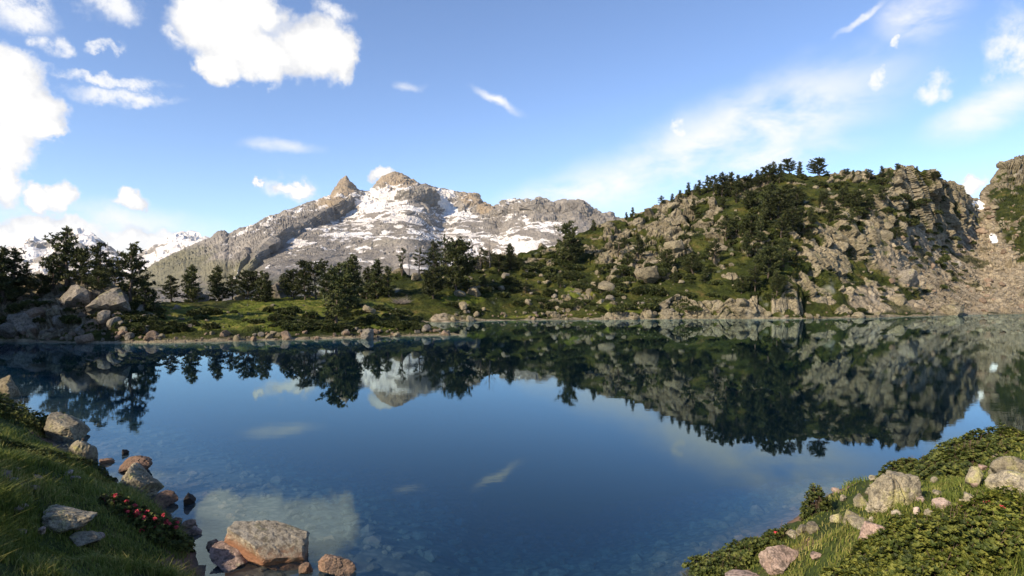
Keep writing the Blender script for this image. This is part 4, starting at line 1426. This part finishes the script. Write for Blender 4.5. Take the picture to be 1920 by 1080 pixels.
near_rock(78, 790, 18, 18, 'rustrock', 'small orange rock beside the long pale rock', 92, 0.5)
near_rock(4, 728, 46, 40, 'tanrock', 'pale tan boulder at the far end of the shaded bank', 93, 0.5)
near_rock(112, 972, 78, 46, 'nearrock', 'yellow-lichened flat rock sunk in the bank grass', 94, 0.2, (R(-8), R(12)), extra=((0, 0, 1, .5),))
near_rock(148, 1012, 46, 22, 'nearrock', 'low grey rock below the yellow-lichened flat one', 95, 0.2)
near_rock(10, 890, 18, 12, 'pinkrock', 'small pale stone in the bank grass', 96)
near_rock(428, 1052, 78, 18, 'pinkrock', 'low pinkish rock on the bank beside the big boulder', 97, -0.6, (0, R(20)), sink=0.4)
near_rock(400, 1022, 24, 16, 'rustrock', 'orange stone wedged left of the big boulder', 98)
near_rock(356, 984, 24, 12, 'rustrock', 'orange stone at the waterline by the red flowers', 99, where='water')
near_rock(362, 996, 22, 14, 'pinkrock', 'pale red stone at the waterline by the red flowers', 100, where='water')
near_rock(300, 968, 40, 14, 'rustrock', 'flat brown rock at the waterline behind the red flowers', 101, where='water')
near_rock(330, 978, 22, 10, 'rustrock', 'thin brown stone at the waterline behind the red flowers', 102, where='water')
# sunlit bank on the right
near_rock(1692, 926, 80, 62, 'nearrock', 'big boulder split by deep cracks on the sunlit bank', 113, -0.1, (R(-6), R(-4)), depth=0.8, n=6, planes=6,
          extra=((-1, -.2, 0.35, .72), (.3, -1, .25, .62), (.9, -.5, -.1, .8), (-.3, -1, -.2, .66), (0, 0, 1, .8)), sink=.3, name='boulder', cat='boulder',
          cracks=((-0.38, 0.12), (-0.02, -0.16)))
near_rock(1905, 885, 52, 40, 'nearrock', 'rounded grey boulder on the top of the sunlit bank', 114, 0.2, planes=8, name='boulder', cat='boulder')
near_rock(1902, 912, 60, 40, 'nearrock', 'yellow-lichened boulder below the rounded grey one', 115, 0.4, planes=8, name='boulder', cat='boulder')
near_rock(1830, 898, 26, 36, 'nearrock', 'upright pale stone in the sunlit grass', 116, 0.2)
near_rock(1822, 938, 24, 26, 'nearrock', 'white-sided rounded stone above the flowering shrub', 117, 0.2)
near_rock(1768, 946, 28, 16, 'pinkrock', 'pale pink stone at the edge of the flowering shrub', 118, 0.2)
near_rock(1614, 942, 22, 24, 'nearrock', 'upright stone left of the cracked boulder', 119, 0.2)
near_rock(1650, 955, 44, 14, 'nearrock', 'flat stone at the foot of the cracked boulder', 120, 0.2)
near_rock(1598, 970, 28, 26, 'nearrock', 'lichened stone between round bush and cracked boulder', 121, 0.4)
near_rock(1572, 974, 20, 16, 'nearrock', 'small stone behind the round bush', 122, 0.4)
near_rock(1620, 982, 50, 14, 'nearrock', 'low flat lichened stone in the bank grass', 123, -0.2)
near_rock(1640, 1002, 44, 34, 'pinkrock', 'tilted pinkish stone beside the big flowering shrub', 124, -0.7, (0, R(-25)))
near_rock(1528, 990, 22, 20, 'nearrock', 'pale pointed stone under the round bush', 125, 0.5)
near_rock(1507, 992, 20, 18, 'nearrock', 'grey stone under the round bush', 126, 0.9)
near_rock(1490, 1002, 26, 12, 'nearrock', 'low grey stone at the tip of the sunlit bank', 127, 0.9)
near_rock(1470, 1046, 62, 46, 'pinkrock', 'big pale pink boulder on the sunlit shore', 128, 0.4, (R(-10), R(-16)), sink=0.4, name='boulder', cat='boulder')
near_rock(1532, 1042, 18, 16, 'pinkrock', 'small pink stone right of the pink boulder', 129, 0.4)
near_rock(1398, 1092, 60, 14, 'pinkrock', 'low pink slab at the water below the pink boulder', 130, 0.1, sink=0.4)
near_rock(1868, 886, 18, 16, 'nearrock', 'small stone in the sunlit grass under the rounded boulder', 131, 0.1)
near_rock(1880, 905, 22, 12, 'pinkrock', 'low pinkish stone by the yellow-lichened boulder', 132, 0.1)
near_rock(1868, 858, 16, 10, 'nearrock', 'tiny pale stone high in the sunlit grass', 133, 0.1)
random.seed(31)
for i in range(16):
    near_rock(random.uniform(0, 190), random.uniform(870, 1010), random.uniform(9, 20), random.uniform(7, 12), 'pinkrock', 'little pale stone strewn in the shaded bank grass', 140 + i, random.random() * 6, n=3, sink=0.0, name='pebble', cat='stone', group='little stones in the shaded grass')

for i in range(26):
    near_rock(random.uniform(1570, 1900), random.uniform(875, 1000), random.uniform(8, 20), random.uniform(6, 14), ('nearrock', 'pinkrock')[i % 2], ('grey lichened', 'pinkish')[i % 2] + ' little stone in the turf of the sunlit bank', 180 + i, random.random() * 6, n=3, name='pebble', cat='stone', group='little stones in the sunlit turf', sink=0.0)

# cobbles on the lake bed in the shallows
rng = np.random.default_rng(77)
V0, F0 = ico(1)
VV, FF, off = [], [], 0
CX, CY = rng.uniform(-20, 14, 9000), rng.uniform(7, 30, 9000)
CZ, CS = bank_z(CX, CY)
CR = rng.uniform(0.06, 0.2, 9000) * (1 + 1.2 * rng.random(9000) ** 4)
okc = (CS < -0.2) & (CS > -17) & (rng.random(9000) > (-CS - 6) / 14) & (CZ + 0.55 * CR < -0.02)
for x, y, z, r_ in list(zip(CX[okc], CY[okc], CZ[okc], CR[okc]))[:2600]:
    nn = rng.normal(size=(8, 3)); nn /= np.linalg.norm(nn, axis=1)[:, None]
    c = V0 @ nn.T
    rad = np.minimum(np.where(c > .05, 0.7 / np.maximum(c, .05), 9).min(1), 1.1)
    P = V0 * rad[:, None] * np.array([1, rng.uniform(.6, 1), rng.uniform(.3, .6)]) * r_
    a = rng.uniform(0, 6.28)
    P = P @ np.array([[math.cos(a), math.sin(a), 0], [-math.sin(a), math.cos(a), 0], [0, 0, 1]])
    VV.append(P + np.array([x, y, z + 0.1 * r_])); FF.append(F0 + off); off += len(V0)
o = obj('lakebed_cobbles', mesh_np('lakebed_cobbles', np.vstack(VV), np.vstack(FF)), make_rock_mat('lakebed_stone', ((0.055, 0.043, 0.032), (0.12, 0.095, 0.07), (0.19, 0.15, 0.115)), 2.0, (0.12, 0.12, 0.07), 0.6, 0.02))
tag(o, 'brown cobbles covering the lake bed under the clear shallows', 'cobbles', kind='stuff')

# ------------------------------------------------------------------ near shrubs
def leaf_cluster(C, Nn, size, rng, per=7, wid=0.3):
    """rosettes of small oval leaves at the twig ends"""
    n = len(C)
    k = n * per
    Cn = np.repeat(C, per, 0); N_ = np.repeat(Nn, per, 0); sz = np.repeat(size, per) * rng.uniform(.75, 1.2, k)
    a = np.tile(np.arange(per) * 2.4, n) + np.repeat(rng.uniform(0, 6.28, n), per)
    ref = np.where(np.abs(N_[:, 2:3]) < .9, np.array([[0, 0, 1.]]), np.array([[1., 0, 0]]))
    t1 = np.cross(N_, ref); t1 /= np.linalg.norm(t1, axis=1)[:, None]
    t2 = np.cross(N_, t1)
    lift = rng.uniform(0.25, 1.1, k)[:, None]
    d = t1 * np.cos(a)[:, None] + t2 * np.sin(a)[:, None] + N_ * lift
    d /= np.linalg.norm(d, axis=1)[:, None]
    sd = np.cross(d, N_); sd /= np.linalg.norm(sd, axis=1)[:, None] + 1e-9
    up = np.cross(sd, d)
    w = (sz * wid)[:, None]; s_ = sz[:, None]
    b0 = Cn
    m1 = Cn + d * s_ * 0.55 + sd * w + up * w * .25
    tp = Cn + d * s_ - up * s_ * .08
    m2 = Cn + d * s_ * 0.55 - sd * w + up * w * .25
    V = np.stack([b0, m1, tp, m2], 1).reshape(-1, 3)
    Fc = np.arange(len(V)).reshape(-1, 4)
    T = np.vstack([Fc[:, [0, 1, 2]], Fc[:, [0, 2, 3]]])
    return V, T, np.repeat(np.repeat(rng.uniform(0, 1, n), per), 4)


def near_shrub(px_, py_, rx, ry, h, n, mat, label, seed, flowers=(), leaf=0.055, name='alpenrose_shrub', nfl=0, loc=None):
    """(px,py) photo pixel of the shrub's middle on the bank; rx, ry, h in metres"""
    rng = np.random.default_rng(seed)
    l = loc or bank_at(px_, py_) or water_at(px_, py_)
    root = empty(name, l)
    d = rng.normal(size=(n, 3)); d[:, 2] = np.abs(d[:, 2]) * 1.1; d /= np.linalg.norm(d, axis=1)[:, None]
    lump = 1 + 0.52 * fbm(d * 3.4 + seed, seed, 3)
    keep = fbm(d * 6.0 + seed, seed + 2, 2) > -0.22
    d = d[keep]; lump = lump[keep]; n = len(d)
    dep = 1 - 0.35 * rng.random(n) ** 2
    XY = d[:, :2] * np.array([rx, ry]) * (lump * dep)[:, None]
    gz, _ = bank_z(XY[:, 0] + l.x, XY[:, 1] + l.y)
    gz = np.maximum(gz, 0)
    hh = d[:, 2] * h * lump * dep + 0.10 * h * fbm(np.column_stack([XY * 3.0, 0 * XY[:, 0]]), seed + 5, 3)
    C = np.column_stack([XY, gz - l.z + np.maximum(hh, 0.02)])
    Nn = d * np.array([0.6, 0.6, 1]) + rng.normal(size=(n, 3)) * .25 + np.array([0, 0, .35])
    Nn /= np.linalg.norm(Nn, axis=1)[:, None]
    V, T, rn = leaf_cluster(C, Nn, np.full(n, leaf) * rng.uniform(.8, 1.25, n), rng)
    link(bpy.data.objects.new('foliage', mesh_np('foliage', V, T, False, {'rnd': rn})), root).data.materials.append(M[mat])
    V, Fc = [], []
    KK = list(range(0, n, max(1, n // 160)))
    B0 = C[KK] * np.array([.55, .55, 0])
    B0[:, 2] = np.maximum(bank_z(B0[:, 0] + l.x, B0[:, 1] + l.y)[0], 0) - l.z - .02
    for k, b0 in zip(KK, B0):
        tipk = C[k] + (np.array([rng.normal() * .03, rng.normal() * .03, rng.uniform(.05, .14)]) if k % 3 == 0 else 0)
        v2, f2 = tube([b0, (b0 + C[k]) * .5 + rng.normal(size=3) * .02, tipk], (.010, .007, .003), 3)
        o = len(V); V += v2; Fc += [tuple(x + o for x in f) for f in f2]
    link(bpy.data.objects.new('stems', mesh_np('stems', V, Fc)), root).data.materials.append(M['twig'])
    # flower heads
    pts = []
    if nfl:
        up = np.where((C[:, 2] > 0.35 * h) & (d[:, 1] < 0.4))[0]
        pts += [C[i] + d[i] * 0.02 for i in rng.choice(up, nfl, replace=False)]
    for fx, fy in flowers:
        # on the shrub surface nearest to that direction
        dv = np.array([(fx - 960) / F, 1, (540 - fy) / F])
        rel = C + np.array(l) - np.array([0, 0, EYE])
        pr = rel / rel[:, 1:2]
        e = np.hypot(pr[:, 0] - dv[0], pr[:, 2] - dv[2]) * F + 1.5 * rel[:, 1]
        pts.append(C[np.argmin(e)] + d[np.argmin(e)] * 0.03)
    for p in pts:
        hd = rng.normal(size=(9, 3)) * .5 + np.array([0, -.2, .8]); hd /= np.linalg.norm(hd, axis=1)[:, None]
        V, T, rn = leaf_cluster(p + np.array([0, 0, .02]) + hd * 0.03, hd, np.full(9, 0.034), rng, 5, .45)
        link(bpy.data.objects.new('flower', mesh_np('flower', V, T)), root).data.materials.append(M['petal'])
    tag(root, label, 'shrub')
    return root


# sunlit bank
near_shrub(1760, 1030, 1.35, 0.75, 0.42, 5200, 'alpen', 'wide bright green alpenrose shrub with a few red flowers', 201, [(1855, 948), (1872, 956), (1820, 978), (1813, 988), (1806, 950)])
near_shrub(1640, 1060, 0.75, 0.55, 0.30, 2300, 'alpen', 'lower left lobe of alpenrose beside the pinkish tilted stone', 202)
near_shrub(1890, 1010, 0.9, 0.7, 0.45, 3000, 'alpen', 'tall bright alpenrose on the slope above the wide flowering shrub', 203)
near_shrub(1750, 1085, 0.9, 0.45, 0.28, 2200, 'alpen', 'bright alpenrose in front of the wide flowering shrub', 204)
near_shrub(1530, 966, 0.34, 0.3, 0.62, 900, 'alpend', 'small round bush standing alone by the water', 205, name='round_bush')
near_shrub(1800, 875, 0.95, 0.7, 0.34, 2600, 'alpend', 'rounded green shrub behind the cracked boulder', 206, name='green_shrub')
near_shrub(1830, 842, 1.5, 0.8, 0.30, 2600, 'alpend', 'dark shrub along the crest of the sunlit bank', 207, name='green_shrub')
near_shrub(1690, 884, 0.55, 0.4, 0.26, 1000, 'alpend', 'low shrub topping the cracked boulder', 208, name='green_shrub')
near_shrub(1405, 1046, 0.75, 0.5, 0.36, 2200, 'alpend', 'dark shrub overhanging the water left of the pink boulder', 209, [(1450, 1002)], name='green_shrub')
near_shrub(1345, 1075, 0.6, 0.4, 0.26, 1300, 'alpend', 'low shrub at the water left of the overhanging one', 210, name='green_shrub')
near_shrub(1900, 838, 0.8, 0.6, 0.25, 1200, 'alpen', 'small bright shrub on the crest end of the sunlit bank', 211, name='green_shrub')
# shaded bank
near_shrub(302, 1008, 0.62, 0.48, 0.42, 2000, 'alpend', 'alpenrose shrub full of red flowers on the shaded bank', 221, nfl=46)
near_shrub(235, 968, 0.5, 0.4, 0.32, 1300, 'alpend', 'alpenrose shrub with a few red flowers behind the full one', 222, nfl=18)
near_shrub(30, 790, 2.2, 1.6, 0.75, 2600, 'alpend', 'dark shrub mound on the far part of the shaded bank', 223, name='green_shrub', leaf=0.08)
near_shrub(170, 885, 0.6, 0.6, 0.3, 1200, 'alpend', 'dark trailing shrub at the water below the craggy rock', 224, name='green_shrub')
near_shrub(60, 860, 1.0, 0.8, 0.28, 1600, 'alpend', 'low dark shrub in the shaded bank grass', 225, name='green_shrub', leaf=0.06)


# ------------------------------------------------------------------ grass on the near bank
def grass(n, seed, name, label, region, lmin, lmax, wmul=1.0):
    rng = np.random.default_rng(seed)
    pts = []
    tot = 0
    while tot < n:
        k = 120000
        px_ = rng.uniform(region[0], region[2], k)
        Yd = region[4] * (region[5] / region[4]) ** rng.random(k)
        X = (px_ - 960) / F * Yd
        s = shore_sd(X, Yd)
        Pn = np.stack([X, Yd, 0 * X], 1)
        cl_ = fbm(Pn * 1.1, 301, 3)
        ok = (s > 0.12) & (rng.random(k) < ss(cl_, -0.55, 0.25))
        pts.append(np.column_stack([X, Yd, cl_])[ok]); tot += ok.sum()
    A = np.vstack(pts)[:n]
    X, Yd, cl_ = A.T
    z, s = bank_z(X, Yd)
    dist = np.hypot(X, Yd)
    n = len(X)
    tall = ss(fbm(np.stack([X, Yd, 0 * X], 1) * 0.8, 311, 3), -.35, .45)
    L = (lmin + (lmax - lmin) * tall) * rng.uniform(.6, 1.3, n)
    wd = np.maximum(0.0035, 0.00062 * dist) * wmul * rng.uniform(.7, 1.3, n)
    lean = rng.normal(size=(n, 2)) * .38 + np.column_stack([np.sin(X * 1.7 + Yd), np.cos(Yd * 1.3 - X)]) * .25
    a = rng.uniform(0, math.pi, n)
    side = np.column_stack([np.cos(a), np.sin(a), 0 * a])
    B = np.column_stack([X, Yd, z - .01])
    mid = B + np.column_stack([lean * .35, np.ones(n)]) * (L * .55)[:, None]
    tip = B + np.column_stack([lean * 1.1, np.full(n, .88)]) * L[:, None]
    w3 = wd[:, None]
    V = np.stack([B - side * w3, B + side * w3, mid + side * w3 * .7, mid - side * w3 * .7, tip], 1).reshape(-1, 3)
    i = np.arange(n)[:, None] * 5
    T = np.vstack([i + np.array([[0, 1, 2]]), i + np.array([[0, 2, 3]]), i + np.array([[3, 2, 4]])])
    rn = np.repeat(np.clip(rng.uniform(0, .7, n) + .35 * (fbm(np.stack([X, Yd, 0 * X], 1) * .5, 321, 3)), 0, 1), 5)
    o = obj(name, mesh_np(name, V, T, False, {'rnd': rn}), M['grass'])
    tag(o, label, 'grass', kind='stuff')


grass(100000, 401, 'bank_grass', 'long soft grass covering the shaded bank', (-160, 0, 500, 0, 4.2, 34), 0.10, 0.30)
grass(55000, 402, 'bank_grass', 'short sunlit grass between the stones of the bank', (1290, 0, 2080, 0, 4.2, 22), 0.06, 0.16)

# ------------------------------------------------------------------ thin mountain air round the whole place
hm = bpy.data.materials.new('thin_haze')
hm.use_nodes = True
hm.node_tree.nodes.clear()
ht = NT(hm.node_tree)
pv = ht.new('ShaderNodeVolumePrincipled')
pv.inputs['Color'].default_value = (0.80, 0.88, 1.0, 1)
pv.inputs['Density'].default_value = 2.2e-5
pv.inputs['Anisotropy'].default_value = 0.0
ho = ht.new('ShaderNodeOutputMaterial')
ht.l.new(pv.outputs[0], ho.inputs['Volume'])
hx, hy0, hy1, hz0, hz1 = 31000, -6200, 30100, -17.5, 900
Vh = [(-hx, hy0, hz0), (hx, hy0, hz0), (hx, hy1, hz0), (-hx, hy1, hz0), (-hx, hy0, hz1), (hx, hy0, hz1), (hx, hy1, hz1), (-hx, hy1, hz1)]
Fh = [(3, 2, 1, 0), (4, 5, 6, 7), (0, 1, 5, 4), (1, 2, 6, 5), (2, 3, 7, 6), (3, 0, 4, 7)]
tag(obj('haze', mesh_np('haze', Vh, Fh), hm), 'thin clear mountain air over lake and peaks', 'haze', kind='stuff')
